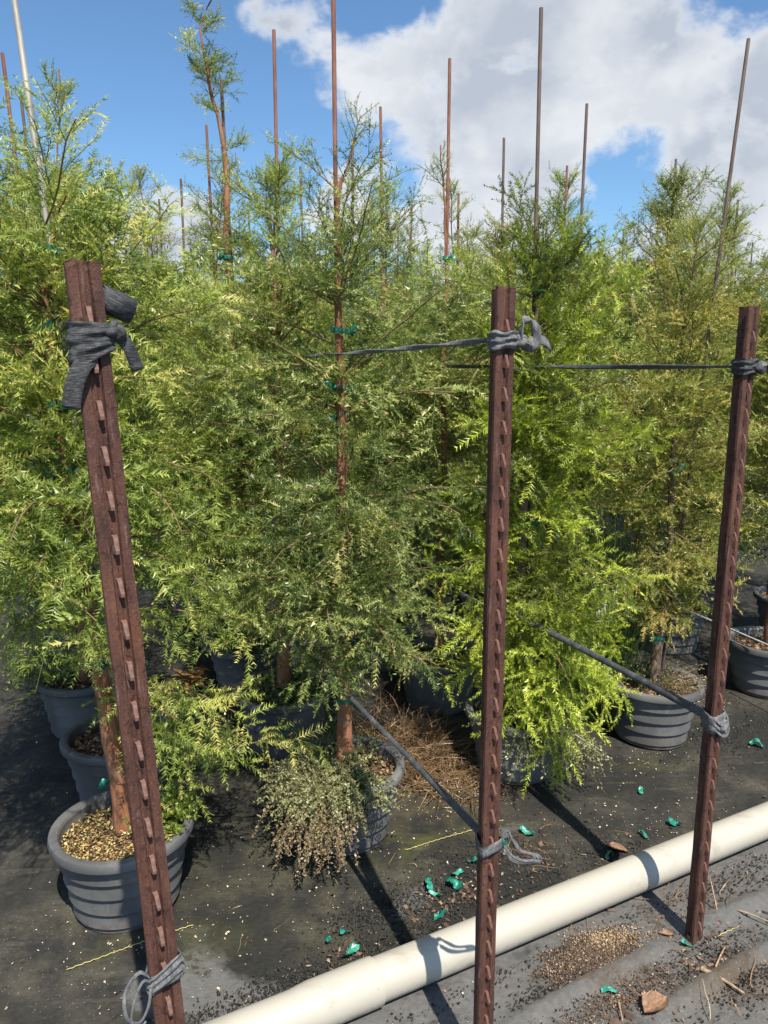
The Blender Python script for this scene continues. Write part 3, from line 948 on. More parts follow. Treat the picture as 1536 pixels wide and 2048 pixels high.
T['k'] = gen_tree(20, [(0, 0, S0), (.01, 0, 1.0), (.02, 0, 1.7), (.0, 0, 2.2), (.03, 0, 2.52)], z0=.6, nb=95, rmax=.38, leaf=.080, droop=1.1, ktwig=9, kl=7, kb=11, r0=.021,
                  prof=((0, .7), (.3, 1), (.7, .85), (.9, .75), (1, .3)), extras=((2.30, 20, 38, .38, -.2),), tmpl=LEAF_FAR, top_leaf=.8)
# variants for the rows behind
VAR = []
for i in range(6):
    r_ = np.random.default_rng(100 + i)
    Ht = (2.18, 2.45, 2.08, 2.30, 2.55, 2.20)[i]
    w_ = lambda: r_.normal(0, .018)
    zf = (1.85 - .55) / (Ht - .55)
    VAR.append(gen_tree(60 + i, [(0, 0, S0), (w_(), w_(), .8), (w_(), w_(), 1.4), (w_(), w_(), 1.8), (w_() * 2, w_() * 2, Ht)], z0=.58, nb=87, rmax=.42, leaf=.090, tmpl=LEAF_FAR,
                        droop=.7, ktwig=9, kl=7, kb=11, r0=.020, sparse_top=.25, top_leaf=.5))

# ---- the front plants
ROWV = [0.10, 0.87, 1.60, 2.26, 3.06, 3.80, 4.55, 5.30, 6.05]
PLACED = []


def plant(key, xy, leafmat, label, potlabel, stakelabel, stake_top, stake_mat='stake_rust', soil='bark', ties=(), bark='bark', stake_off=(.02, .035), rz=0.0, srad=.0066, tilt=(0, 0)):
    PLACED.append(xy)
    if potlabel:
        make_pot(xy, potlabel, soil, random.uniform(0, 6), None, tilt)
    build_tree(xy, T[key] if isinstance(key, str) else VAR[key], label, leafmat, None, rz, bark, ties)
    if stakelabel:
        make_stake((xy[0] + stake_off[0], xy[1] + stake_off[1], 0.12), stake_top, stakelabel, stake_mat, None, srad)


plant('a', (-.732, 1.955), 'leaf_mid', 'leaning feathery green cypress behind the nearest rusty post, its trunk taped above golden mulch',
      'scuffed black ribbed pot full of golden mulch behind the nearest rusty post', 'pale galvanised stake leaning left out of the nearest cypress',
      (-.905, 2.03, 2.62), 'stake_grey', 'gold', (.36, .72, 1.24, 1.40, 1.60, 1.78), stake_off=(.035, .03), srad=.0075)
plant('b', (-.127, 2.29), 'leaf_dull', 'dull green cypress with bare red lower trunk above the overflowing pale weed',
      'black pot half hidden under a cascading pale weed', 'rusty red stake running off the top of the photo at its centre',
      (-.135, 2.31, 2.72), 'stake_rust', 'mix', (.46, 1.36, 1.44, 1.60), stake_off=(-.012, .03))
plant('c', (.50, 2.70), 'leaf_bright', 'bright lime green cypress with drooping fronds behind the middle post',
      'black pot in shade behind the middle post under lime green fronds', 'tall dark stake rising behind the middle post beside the lime cypress',
      (.509, 2.74, 2.64), 'stake_dark', 'bark', (.56, .95, 1.32, 1.52, 1.75, 1.86), bark='bark_grey', stake_off=(.03, .03))
plant('d', (1.10, 2.96), 'leaf_olive', 'olive brown cypress with crooked trunk in the grey pot beside the right post',
      'sunlit grey black pot with pale rim beside the right post', 'dark stake leaning far right, the rightmost tall one',
      (1.29, 2.98, 2.64), 'stake_dark', 'bark', (.42, 1.1, 1.5), bark='bark_grey', stake_off=(.04, .04), tilt=(0.0, .02))
plant('f', (-.40, 2.885), 'leaf_mid', 'green cypress directly behind the centre tree, second in that row',
      'black pot with dappled shadows behind the weedy centre pot', 'rusty stake standing just left of the centre stake, its tip in view',
      (-.383, 2.91, 2.64), 'stake_rust', 'mix', (.44, 1.5), rz=0.0)
plant('e', (-.635, 3.42), 'leaf_mid', 'tallest cypress whose thin leader reaches the top edge of the photo',
      'shaded black pot under the tallest cypress, third in the centre row', 'dark stake ending beside the tall leader of the tallest cypress',
      (-.672, 3.44, 2.66), 'stake_dark', 'bark', (1.15, 1.35, 1.46, 1.95))
plant('g', (.245, 3.27), 'leaf_dull', 'cypress with sparse budding top and a bare brown trunk left of the middle post',
      'shaded black pot behind the lime cypress, second in its row', 'rusty stake above the sparse budding cypress left of the middle post',
      (.254, 3.30, 2.69), 'stake_rust', 'bark', (.40, 1.45, 1.62, 1.93), bark='bark')
plant('h', (-.925, 2.50), 'leaf_mid', 'cypress close behind the nearest leaning one at the left edge',
      'black pot with bark mulch right behind the golden mulch pot', 'rust red stake at the left edge leaning past the pale galvanised one',
      (-1.30, 2.56, 2.60), 'stake_rust', 'bark', (.5, 1.4, 1.7), stake_off=(-.03, .02))
plant(4, (-1.25, 3.03), 'leaf_dull', 'cypress third back at the left edge above a bark filled pot',
      'black pot with dark bark chips third back at the left', 'second rust red stake at the left edge, a little shorter in view',
      (-1.40, 3.08, 2.63), 'stake_rust', 'bark', (.6, 1.5), stake_off=(-.02, .03))
plant(1, uv(3.95, .90), 'leaf_olive', 'cypress fourth back in the centre row above a pot with sunlit dry leaves',
      'black pot with pale lit rim fourth back in the centre row', 'rusty stake left of the tallest cypress, rising above a green top',
      (-.858, 4.0, 2.65), 'stake_rust', 'bark', (.42, 1.3))
plant('k', uv(3.52, 3.42), 'leaf_blue', 'dark bushy topped cypress standing out against the sky at the right',
      'black pot in deep shade behind the right post', 'short tipped stake in the top of the dark bushy cypress',
      (1.66, 4.66, 2.66), 'stake_dark', 'bark', (1.2,))
plant(2, uv(2.98, 2.36), 'leaf_mid', 'cypress behind the tall grass clump between middle and right posts',
      'black pot holding the tall grass clump', 'dark stake between the middle and right posts, tip against cloud',
      (.90, 3.70, 2.65), 'stake_dark', 'mix', (1.2, 1.35, 1.6))
plant(3, uv(3.42, 1.57), 'leaf_mid', 'cypress third back behind the lime one, left of the sparse budding top',
      'shaded black pot third back behind the lime cypress', 'rusty stake just right of the centre stake, its tip below the cloud',
      (-.012, 3.74, 2.65), 'stake_rust', 'bark', (1.3,), rz=2.0)
plant(0, uv(3.58, 2.34), 'leaf_olive', 'cypress third back right of the middle post in the grass clump row',
      'shaded black pot third back in the grass clump row', 'thin dark stake right of the budding top and left of the tall dark stake',
      (.62, 4.25, 2.66), 'stake_dark', 'bark', (1.3,), rz=1.0)
plant(5, uv(2.35, 3.08), 'leaf_olive', 'olive cypress cut by the right edge behind the right post',
      'black pot cut by the right edge of the photo', 'stake at the right edge above the olive cypress',
      (1.83, 3.45, 2.1), 'stake_dark', 'bark', (.5, 1.4), rz=0.6)
plant(0, uv(2.95, 3.06), 'leaf_dull', 'dull green cypress just right of the right post, behind the olive one',
      'shaded black pot beyond the right post beside the thin pale line', None, None, 'stake_dark', 'bark', (1.2,), rz=3.0)

# ---- the rows behind
rr_ = random.Random(5)
known = [np.array(p) for p in PLACED]
rowname = ['left edge row', 'centre row', 'lime cypress row', 'grey pot row', 'row cut by the right edge', 'first row beyond the right edge pots', 'second row beyond the right edge pots', 'third row beyond the right edge pots', 'fourth row beyond the right edge pots']
ORD = ['first', 'second', 'third', 'fourth', 'fifth', 'sixth', 'seventh', 'eighth', 'ninth', 'tenth', 'eleventh']
count = [3, 4, 3, 3, 3, 0, 0, 0, 0]
for ri, v in enumerate(ROWV):
    u = 2.2 if ri > 4 else 3.4
    while u < 7.4:
        p = np.array(uv(u + rr_.uniform(-.05, .05), v + rr_.uniform(-.05, .05)))
        u += 0.60
        if p[1] < 2 or abs(p[0]) / p[1] > 0.60:
            continue
        if min(np.linalg.norm(p - k) for k in known) < 0.36:
            continue
        known.append(p)
        lab = ORD[count[ri]] + ' back in the ' + rowname[ri]
        count[ri] += 1
        far = p[1] > 5.2
        gname = 'cypresses farther back in the ' + rowname[ri]
        mt = rr_.choice(['leaf_mid', 'leaf_dull', 'leaf_olive', 'leaf_mid', 'leaf_blue' if far else 'leaf_mid'])
        build_tree(p, VAR[rr_.randrange(6)], 'crowded green cypress ' + lab, mt, gname, rr_.uniform(0, 6.28), 'bark', (1.3,) if not far else (), rr_.uniform(.96, 1.14) if ri > 3 else rr_.uniform(.92, 1.08))
        if p[1] < 5.0:
            make_pot(p, 'black pot in deep shade ' + lab, 'bark', rr_.uniform(0, 6), 'pots farther back in the ' + rowname[ri])
        if rr_.random() < 0.85:
            lx, ly = rr_.uniform(-.07, .05), rr_.uniform(-.04, .04)
            make_stake((p[0] + .02, p[1] + .03, .12), (p[0] + lx, p[1] + ly, rr_.uniform(2.45, 2.72)), 'thin stake at cypress ' + lab,
                       rr_.choice(['stake_rust', 'stake_dark', 'stake_dark']), 'stakes farther back in the ' + rowname[ri])

# ================================================================== weeds, grass and straw
def weed_mesh(seed, n, spread, az_range, rise, fall, length, nodes=16, leaf=.0075, z=.215, bend=1.0, r0=.10, kl=3):
    r = np.random.default_rng(seed)
    a0 = r.uniform(0, 2 * np.pi, n); rad = r0 * np.sqrt(r.uniform(0, 1, n))
    p0 = np.stack([rad * np.cos(a0), rad * np.sin(a0), np.full(n, z)], -1)
    p0[:, 0] += spread[0]; p0[:, 1] += spread[1]
    az = r.uniform(R(az_range[0]), R(az_range[1]), n)
    ln = length * r.uniform(.45, 1.15, n)
    el0 = np.radians(r.uniform(rise[0], rise[1], n)); el1 = np.radians(r.uniform(fall[0], fall[1], n))
    t = np.linspace(0, 1, nodes)
    el = el0[:, None] + (el1 - el0)[:, None] * t ** bend + r.normal(0, .10, (n, nodes))
    azz = az[:, None] + np.cumsum(r.normal(0, .07, (n, nodes)), 1)
    st = np.stack([np.cos(el) * np.cos(azz), np.cos(el) * np.sin(azz), np.sin(el)], -1) * (ln / (nodes - 1))[:, None, None]
    st[:, 0] = 0
    P = p0[:, None] + np.cumsum(st, 1)
    W = np.repeat((.0011 * (1 - .7 * t))[None], n, 0)
    sv, sq = blades(P, W, unit(r.normal(0, 1, (n, 3))))
    pos = np.repeat(P[:, 2:], kl, 1).reshape(-1, 3)
    T_ = np.repeat(unit(np.gradient(P, axis=1))[:, 2:], kl, 1).reshape(-1, 3)
    m_ = len(pos)
    d = unit(T_ * .5 + r.normal(0, .75, (m_, 3)) + [0, 0, .25])
    s = unit(np.cross(d, r.normal(0, 1, (m_, 3))))
    lz = leaf * r.uniform(.6, 1.35, m_)
    pos = pos + r.normal(0, .002, (m_, 3))
    Vl = np.stack([pos, pos + d * (lz * .5)[:, None] + s * (lz * .24)[:, None], pos + d * lz[:, None], pos + d * (lz * .5)[:, None] - s * (lz * .24)[:, None]], 1)
    Ql = np.arange(m_ * 4).reshape(-1, 4)
    tl = np.repeat(np.clip(r.normal(.5, .2, m_), 0, 1), 4)
    V_, F_, Q_, T2 = merge([(sv, None, sq, np.full(len(sv), .25)), (Vl.reshape(-1, 3), None, Ql, tl)])
    return mesh_np('weed', V_, F_, Q_, tint=T2)


e = tag(empty('cascading_weed', (-.127, 2.29, 0)), 'pale grey green weed spilling over the front of the centre pot', 'weed')
link('green_growth', weed_mesh(1, 620, (-.03, -.07), (160, 330), (15, 75), (-75, 10), .165, leaf=.0092, r0=.10, kl=6), M['weed'], e)
link('trailing_stems', weed_mesh(2, 120, (-.02, -.11), (205, 285), (10, 50), (-85, -45), .24, nodes=22, leaf=.0092, r0=.075, bend=.6, kl=6), M['weed_dry'], e)
link('leafy_tips', weed_mesh(3, 60, (-.02, 0), (30, 200), (40, 85), (0, 50), .17, leaf=.010, r0=.13), M['weed_green'], e)

e = tag(empty('pot_weed', (.50, 2.70, 0)), 'brownish weed trailing from the shaded pot under the lime cypress', 'weed')
link('trailing_stems', weed_mesh(4, 120, (.07, -.09), (240, 350), (10, 50), (-80, -30), .24, nodes=16, leaf=.010, r0=.08, bend=.7), M['weed'], e)
link('green_growth', weed_mesh(5, 120, (0, -.03), (180, 360), (20, 70), (-30, 20), .15, leaf=.010, r0=.12), M['weed_green'], e)
e = tag(empty('pot_weed', (-.40, 2.885, 0)), 'low olive weed covering the soil of the pot behind the weedy centre pot', 'weed')
link('green_growth', weed_mesh(6, 260, (0, -.02), (0, 360), (20, 80), (-20, 30), .11, leaf=.010, r0=.14), M['weed_green'], e)
e = tag(empty('pot_weed', (-.635, 3.42, 0)), 'shaded bushy weed around the trunk of the tallest cypress', 'weed')
link('green_growth', weed_mesh(7, 260, (-.02, -.02), (0, 360), (30, 85), (-20, 30), .24, leaf=.012, r0=.14), M['weed_green'], e)
e = tag(empty('pot_weed', (-1.25, 3.03, 0)), 'grey green weed on the left side of the third pot at the left', 'weed')
link('green_growth', weed_mesh(8, 180, (-.08, .02), (110, 260), (30, 75), (-50, 20), .26, leaf=.012, r0=.10), M['weed_green'], e)
e = tag(empty('pot_weed', (1.10, 2.96, 0)), 'wispy brown green weed at the foot of the olive cypress trunk', 'weed')
link('trailing_stems', weed_mesh(9, 75, (.03, -.02), (-70, 90), (5, 50), (-30, 10), .22, leaf=.0085, r0=.05), M['weed_dry'], e)
link('green_growth', weed_mesh(10, 90, (-.02, .02), (60, 300), (30, 80), (-20, 40), .15, leaf=.009, r0=.07), M['weed_green'], e)
e = tag(empty('pot_weed', (*uv(3.95, .90), 0)), 'small weed on the lit pot fourth back in the centre row', 'weed')
link('green_growth', weed_mesh(12, 60, (-.10, .02), (90, 270), (20, 70), (-20, 30), .10, leaf=.010, r0=.06), M['weed_green'], e)


def strands(seed, n, c, rad, height, out, wid, nodes=7, az=(0, 360), zero=0.0):
    r = np.random.default_rng(seed)
    a0 = r.uniform(0, 2 * np.pi, n); rr = rad * np.sqrt(r.uniform(0, 1, n))
    p0 = np.stack([c[0] + rr * np.cos(a0), c[1] + rr * np.sin(a0), np.full(n, zero)], -1)
    aa = r.uniform(R(az[0]), R(az[1]), n)
    hgt = height * r.uniform(.35, 1.1, n); o_ = out * r.uniform(.2, 1.2, n)
    t = np.linspace(0, 1, nodes)
    bendy = r.uniform(.2, 1.1, n)
    zz = hgt[:, None] * (t * (1 + bendy[:, None] * .6) - bendy[:, None] * .9 * t ** 2.6)
    xy = o_[:, None] * t ** 1.7
    P = p0[:, None] + np.stack([xy * np.cos(aa)[:, None], xy * np.sin(aa)[:, None], zz], -1) + np.cumsum(r.normal(0, .0035, (n, nodes, 3)), 1) * np.array([1, 1, .6])
    P[..., 2] = np.maximum(P[..., 2], zero + .002)
    W = (wid * r.uniform(.6, 1.3, n))[:, None] * (1 - t ** 2.2)[None] + .0003
    v_, q_ = blades(P, W, unit(r.normal(0, 1, (n, 3)) * [1, 1, .2]))
    return v_, None, q_, np.repeat(np.clip(r.normal(.5, .24, n), 0, 1), nodes * 2)


gp = uv(2.66, 2.36)
V_, F_, Q_, t_ = merge([strands(1, 420, (.93, 3.16), .12, .86, .30, .0030, 9), strands(2, 200, (.95, 3.14), .10, 1.15, .22, .0026, 9)])
tag(link('grass_clump', mesh_np('grass_clump', V_, F_, Q_, tint=t_), M['grass']), 'tall arching grass clump growing between the lime and olive cypresses', 'grass')
V_, F_, Q_, t_ = merge([strands(3, 650, (.10, 2.82), .17, .08, .24, .0014, 7), strands(4, 520, (.18, 2.68), .18, .045, .16, .0013, 6), strands(5, 90, (.02, 2.95), .14, .16, .18, .0012, 7), strands(9, 320, (.27, 2.62), .17, .030, .13, .0013, 6)])
tag(link('dry_weed_clump', mesh_np('dry_weed_clump', V_, F_, Q_, tint=t_), M['straw']), 'dead orange brown weed tangle behind the centre pot', 'dry weeds')
e = tag(empty('pot_grass', (-.732, 1.955, 0)), 'soft green tuft at the right rim of the golden mulch pot', 'weed')
link('green_growth', weed_mesh(21, 130, (.11, .05), (0, 360), (35, 85), (0, 60), .10, leaf=.014, r0=.05, kl=3), M['leaf_mid'], e)

# ================================================================== steel T-posts
PN3 = np.array([0.58, -0.81, 0.0]); PN3 /= np.linalg.norm(PN3)
POST_RZ = math.atan2(PN3[1], PN3[0])
PROF = [(-.0215, -.0065), (-.0215, -.0006), (-.0200, .0004), (-.0080, .0014), (-.0060, -.0036), (-.0020, -.0042), (0, -.0032), (.0020, -.0042), (.0060, -.0036), (.0080, .0014), (.0200, .0004), (.0215, -.0006), (.0215, -.0065),
        (.0034, -.0078), (.0026, -.036), (-.0026, -.036), (-.0034, -.0078)]


def post_mesh(H, seed):
    r = np.random.default_rng(seed)
    zs = np.concatenate([[-.05], np.linspace(0, H - .01, 26), [H - .003, H]])
    pr = np.array(PROF)
    k = len(pr)
    V_ = []
    for i, z in enumerate(zs):
        j = r.normal(0, .00035, (k, 2)) * (i > 0)
        zz = z + (r.normal(0, .0012, k) if i == len(zs) - 1 else 0)
        q_ = pr + j
        V_.append(np.stack([q_[:, 1], q_[:, 0], np.full(k, 0) + zz], -1))
    V_ = np.array(V_)
    idx = np.arange(len(zs) * k).reshape(len(zs), k)
    q_ = np.stack([idx[:-1], np.roll(idx, -1, 1)[:-1], np.roll(idx, -1, 1)[1:], idx[1:]], -1).reshape(-1, 4)
    me_ = bpy.data.meshes.new('post')
    top = tuple(int(i) for i in idx[-1])
    me_.from_pydata([tuple(map(float, v)) for v in V_.reshape(-1, 3)], [], [tuple(map(int, a)) for a in q_] + [top])
    return me_


# wedge shaped stud, sloping out and down
ws, hh = .0032, .0145
sv = [(-.0045, -ws, hh), (-.0045, ws, hh), (-.0045, ws, -hh * .75), (-.0045, -ws, -hh * .75), (.0085, -ws * .8, -hh * .35), (.0085, ws * .8, -hh * .35), (.0078, ws * .8, -hh * .68), (.0078, -ws * .8, -hh * .68), (.0015, ws, hh * .92), (.0015, -ws, hh * .92)]
sq = [(0, 9, 8, 1), (9, 4, 5, 8), (4, 7, 6, 5), (7, 3, 2, 6)]
sme = bpy.data.meshes.new('stud')
sme.from_pydata(sv, [], [tuple(a) for a in sq] + [(0, 3, 7, 4, 9), (1, 8, 5, 6, 2)])
sme2 = sme.copy()


def make_post(xy, H, lean, label, seed, pale):
    e = empty('steel_fence_post', (xy[0], xy[1], 0.0))
    q_ = Matrix.Rotation(lean[0], 4, 'X') @ Matrix.Rotation(lean[1], 4, 'Y') @ Matrix.Rotation(POST_RZ, 4, 'Z')
    e.matrix_world = Matrix.Translation((xy[0], xy[1], 0)) @ q_
    tag(e, label, 'fence post')
    link('post_shaft', post_mesh(H, seed), M['post'], e)
    z = H - .068
    while z > .03:
        link('stud', sme if pale else sme2, M['stud'] if pale else M['stud_dark'], e, (0, 0, z), (random.uniform(-.04, .04), random.uniform(-.03, .03), 0))
        z -= .0585
    return e


POSTS = {'L': ((-.292, .985), 1.63, (0, -R(2.75))), 'M': ((.212, 1.372), 1.635, (0, 0)), 'R': ((.832, 1.792), 1.634, (0, R(.2)))}
PO = {}
PO['L'] = make_post(*POSTS['L'], 'nearest rusty red steel post leaning left with a thick black knotted strap', 1, True)
PO['M'] = make_post(*POSTS['M'], 'middle rusty steel post in front of the lime green cypress', 2, False)
PO['R'] = make_post(*POSTS['R'], 'right rusty steel post standing on the ground beyond the pipe end', 3, False)
bpy.context.view_layer.update()


# ================================================================== straps
def rect(w, t):
    return [(-w / 2, -t / 2), (-w / 4, -t * .62), (w / 4, -t * .62), (w / 2, -t / 2), (w / 2, t / 2), (w / 4, t * .62), (-w / 4, t * .62), (-w / 2, t / 2)]


def wrap_loop(z, wid, th, pad=.003, slope=0.0, n=44, seed=0, zs=None, edge=None):
    """a band round the post, in post space; a tight hull round the T section"""
    r = np.random.default_rng(seed)
    hull = np.array([(.0035 + pad, .0) , (.003 + pad, .0215 * .75), (.001 + pad * .6, .0215 + pad), (-.006, .0215 + pad), (-.026, .010 + pad), (-.036 - pad, .0035), (-.036 - pad, -.0035), (-.026, -.010 - pad), (-.006, -.0215 - pad), (.001 + pad * .6, -.0215 - pad), (.003 + pad, -.0215 * .75)])
    pts = np.vstack([hull, hull[:1]])
    seg = np.concatenate([[0], np.cumsum(np.linalg.norm(np.diff(pts, axis=0), axis=1))])
    tt = np.linspace(0, seg[-1], n + 1)[:-1]
    p = np.stack([np.interp(tt, seg, pts[:, i]) for i in range(2)], -1)
    nrm = unit(p - np.array([-.012, 0]))
    return p, nrm


def band_mesh(z_top, z_bot, th, rows=7, pad=.003, seed=0, n=44, wrinkle=.0012):
    """wrapped webbing; z_top(y), z_bot(y) as functions of the sideways position"""
    r = np.random.default_rng(seed)
    p, nr = wrap_loop(0, 0, 0, pad, n=n)
    V_ = []
    ph = r.uniform(0, 6, 8)
    for j in range(rows):
        f = j / (rows - 1)
        yt = np.array([z_top(y) for y in p[:, 1]]); yb = np.array([z_bot(y) for y in p[:, 1]])
        zz = yt * (1 - f) + yb * f
        off = th * (1 - .35 * abs(2 * f - 1) ** 3) + wrinkle * np.sin(f * 17 + ph[0] + p[:, 1] * 60) + wrinkle * .6 * np.sin(f * 31 + ph[1] - p[:, 1] * 90)
        V_.append(np.stack([p[:, 0] + nr[:, 0] * off, p[:, 1] + nr[:, 1] * off, zz], -1))
    outer = np.array(V_)
    inner = np.array([np.stack([p[:, 0], p[:, 1], outer[j, :, 2]], -1) for j in (0, rows - 1)])
    full = np.concatenate([inner[:1], outer, inner[1:]], 0)
    R_ = len(full)
    idx = np.arange(R_ * n).reshape(R_, n)
    q_ = np.stack([idx[:-1], idx[1:], np.roll(idx, -1, 1)[1:], np.roll(idx, -1, 1)[:-1]], -1).reshape(-1, 4)
    return mesh_np('band', full.reshape(-1, 3), Q=q_, smooth_=True)


def knot_mesh(r0, seed, squash=(1, 1, 1)):
    r = np.random.default_rng(seed)
    # an overhand-ish knot: a fat trefoil tube
    t = np.linspace(0, 2 * np.pi, 56)[:-1]
    x = np.sin(t) + 1.7 * np.sin(2 * t); y = np.cos(t) - 1.7 * np.cos(2 * t); z = -np.sin(3 * t) * 1.0
    P = np.stack([x, y, z], -1) / 2.7 * r0 * .72 * np.array(squash)
    P = np.vstack([P, P[:1]])
    v_, q_ = tubes(P[None], np.full((1, len(P)), r0 * .46), 9)
    return mesh_np('knot', v_, Q=q_, smooth_=True)


def ribbon_obj(name, pts, ups, w, t, mat, parent, n=22, scale=None, frac=None):
    P = catmull(pts, n)
    U = np.asarray(ups, float)
    if U.ndim == 2:
        U = unit(np.stack([np.interp(np.linspace(0, 1, n), np.linspace(0, 1, len(U)), U[:, i]) for i in range(3)], -1))
    v_, f_, q_ = sweep(P, rect(w, t), U, scale=scale)
    return link(name, mesh_np(name, v_, f_, q_, smooth_=False), mat, parent)


def strap_root(post, label):
    e = empty('tie_strap', (0, 0, 0))
    e.matrix_world = PO[post].matrix_world.copy()
    return tag(e, label, 'strap')


# post space: x out of the stud face, y to the viewer's left... (sideways), z up
# thick strap on the nearest post
SGN = 1.0   # +y in post space is to the right of somebody looking at the stud face
e = strap_root('L', 'thick black woven strap knotted round the top of the nearest post')
link('band', band_mesh(lambda y: 1.556 - .05 * y, lambda y: 1.500 + (y + .02) * .50, .0042, rows=27, seed=1, wrinkle=.0016), M['strap'], e)
link('knot', knot_mesh(.0125, 1, (1.0, 1.0, 1.15)), M['strap'], e, (.006, .029, 1.545), (.4, .9, .2))
ribbon_obj('tail', [(.004, .032, 1.540), (.008, .042, 1.526), (.006, .048, 1.510), (.004, .053, 1.495)], [(1, -.5, .1), (1, -.3, .2), (1, -.4, .1)], .016, .0018, M['strap'], e, 12)
ribbon_obj('tail', [(.006, -.008, 1.512), (.010, -.020, 1.500), (.009, -.028, 1.484), (.006, -.033, 1.466), (.003, -.035, 1.452)], [(1, -.1, .1), (1, -.3, .25), (1, -.4, .2)], .022, .0018, M['strap'], e, 16)
# the rolled end behind the post
a = np.linspace(0, 2 * np.pi * 1.6, 40)
roll = np.stack([-.022 + (.0105 + .0006 * a) * np.cos(a), .026 + 0 * a, 1.562 + (.0125 + .0006 * a) * np.sin(a)], -1)
v_, f_, q_ = sweep(roll, [(-.020, -.0011), (.024, -.0011), (.024, .0011), (-.020, .0011)], np.stack([np.cos(a), 0 * a, np.sin(a)], -1))
v_ = v_ - np.array([-.022, .026, 1.562])
link('rolled_loop', mesh_np('rolled_loop', v_, f_, q_, smooth_=False), M['strap'], e, (-.020, .038, 1.580), (R(-22), 0, R(10)))

# low tie on the nearest post
e = strap_root('L', 'thin grey strap wound low on the nearest post with a hanging loop')
link('band', band_mesh(lambda y: .640 + .25 * y + .003 * math.sin(y * 120), lambda y: .608 + .28 * y + .003 * math.sin(y * 100 + 2), .003, rows=15, seed=2, wrinkle=.0022), M['strap_grey'], e)
ribbon_obj('loop', [(.004, -.022, .632), (.012, -.040, .655), (.018, -.062, .640), (.022, -.066, .606), (.020, -.050, .584), (.016, -.034, .596), (.008, -.024, .618)],
           [(.3, .5, 1), (.9, .3, .3), (.9, -.4, .1), (.9, .2, -.3), (.8, .4, .2)], .0052, .0016, M['strap_grey'], e, 40)
ribbon_obj('tail', [(.006, -.023, .626), (.014, -.036, .640), (.020, -.052, .622), (.022, -.060, .592), (.018, -.052, .566), (.012, -.038, .575)], [(.5, .4, .8), (1, .1, .3), (1, -.2, .1)], .0038, .0014, M['strap_grey'], e, 26)

# top tie of the middle post
e = strap_root('M', 'grey strap knotted with a loop and flared end at the top of the middle post')
link('band', band_mesh(lambda y: 1.560 - .1 * y + .003 * math.sin(y * 130), lambda y: 1.529 + .08 * y + .003 * math.sin(y * 90 + 2), .0040, rows=15, seed=3, wrinkle=.0022), M['strap_grey'], e)
link('knot', knot_mesh(.014, 3, (1, 1.1, .9)), M['strap_grey'], e, (.006, .030, 1.545), (.6, .4, 1.1))
ribbon_obj('loop', [(.008, .026, 1.545), (.010, .027, 1.566), (.011, .040, 1.584), (.012, .058, 1.570), (.012, .064, 1.548), (.012, .052, 1.532), (.009, .036, 1.538)],
           [(.2, .8, .3), (.3, .8, .5), (.5, -.2, 1), (.6, -1, .3), (.6, -.6, -.6), (.5, .3, -1)], .017, .0024, M['strap_grey'], e, 34)
ribbon_obj('tail', [(.008, .050, 1.540), (.010, .070, 1.547), (.010, .086, 1.545), (.008, .102, 1.537)], [(1, 0, .35), (1, 0, .6), (1, -.1, .9)], .024, .0034, M['strap_grey'], e, 14, scale=np.linspace(.7, 1.05, 14))
# low tie of the middle post with the loop lying out to the right
e = strap_root('M', 'grey cord tied low on the middle post, its loops hanging to the right')
link('band', band_mesh(lambda y: .578 + .05 * y, lambda y: .556 + .12 * y, .0032, rows=6, seed=4, wrinkle=.0016), M['strap_grey'], e)
for dz, sc_ in ((0, 1.0), (.006, .90), (-.004, 1.08)):
    ribbon_obj('loop', [(.004, .022, .575 + dz), (.010, .034, .588 + dz), (.016, .046 * sc_, .570 + dz), (.020, .066 * sc_, .540 + dz), (.024, .100 * sc_, .522 + dz), (.026, .108 * sc_, .508 + dz), (.020, .080 * sc_, .512 + dz), (.014, .048, .528 + dz), (.008, .028, .556 + dz)],
               [(.6, .3, .7), (.8, .2, .5), (1, .2, .2), (.6, 0, .8), (.8, .2, .3)], .0055, .0018, M['strap_grey'], e, 44)
# top tie of the right post
e = strap_root('R', 'dark strap looped round the right post just below its top')
link('band', band_mesh(lambda y: 1.518 - .1 * y + .003 * math.sin(y * 120), lambda y: 1.482 - .1 * y + .004 * math.sin(y * 80 + 1), .0042, rows=15, seed=5, wrinkle=.0022), M['strap'], e)
link('knot', knot_mesh(.0155, 5, (1, 1.2, .8)), M['strap'], e, (.010, .024, 1.498), (.2, .9, .4))
ribbon_obj('tail', [(.008, .024, 1.505), (.014, .044, 1.508), (.012, .062, 1.498), (.008, .076, 1.482)], [(.6, 0, 1), (.4, .1, 1), (.6, .1, .8)], .022, .003, M['strap_grey'], e, 14)
# low tie of the right post
e = strap_root('R', 'knotted grey strap holding the sloping line low on the right post')
link('band', band_mesh(lambda y: .650 + .1 * y, lambda y: .605 + .1 * y, .0045, rows=8, seed=6, wrinkle=.0018), M['strap_grey'], e)
link('knot', knot_mesh(.017, 6, (1, 1, .9)), M['strap_grey'], e, (.010, .004, .622), (.5, .3, .8))
for k, (dy, dz) in enumerate(((0, 0), (.006, -.012), (-.004, .014))):
    ribbon_obj('loop', [(.006, -.024, .630 + dz), (.016, -.006, .612 + dz), (.018, .016, .606 + dz), (.010, .030 + dy, .622 + dz), (-.006, .028, .642 + dz)], [(1, 0, .3), (1, 0, .2), (1, .4, .2)], .008, .002, M['strap_grey'], e, 20)


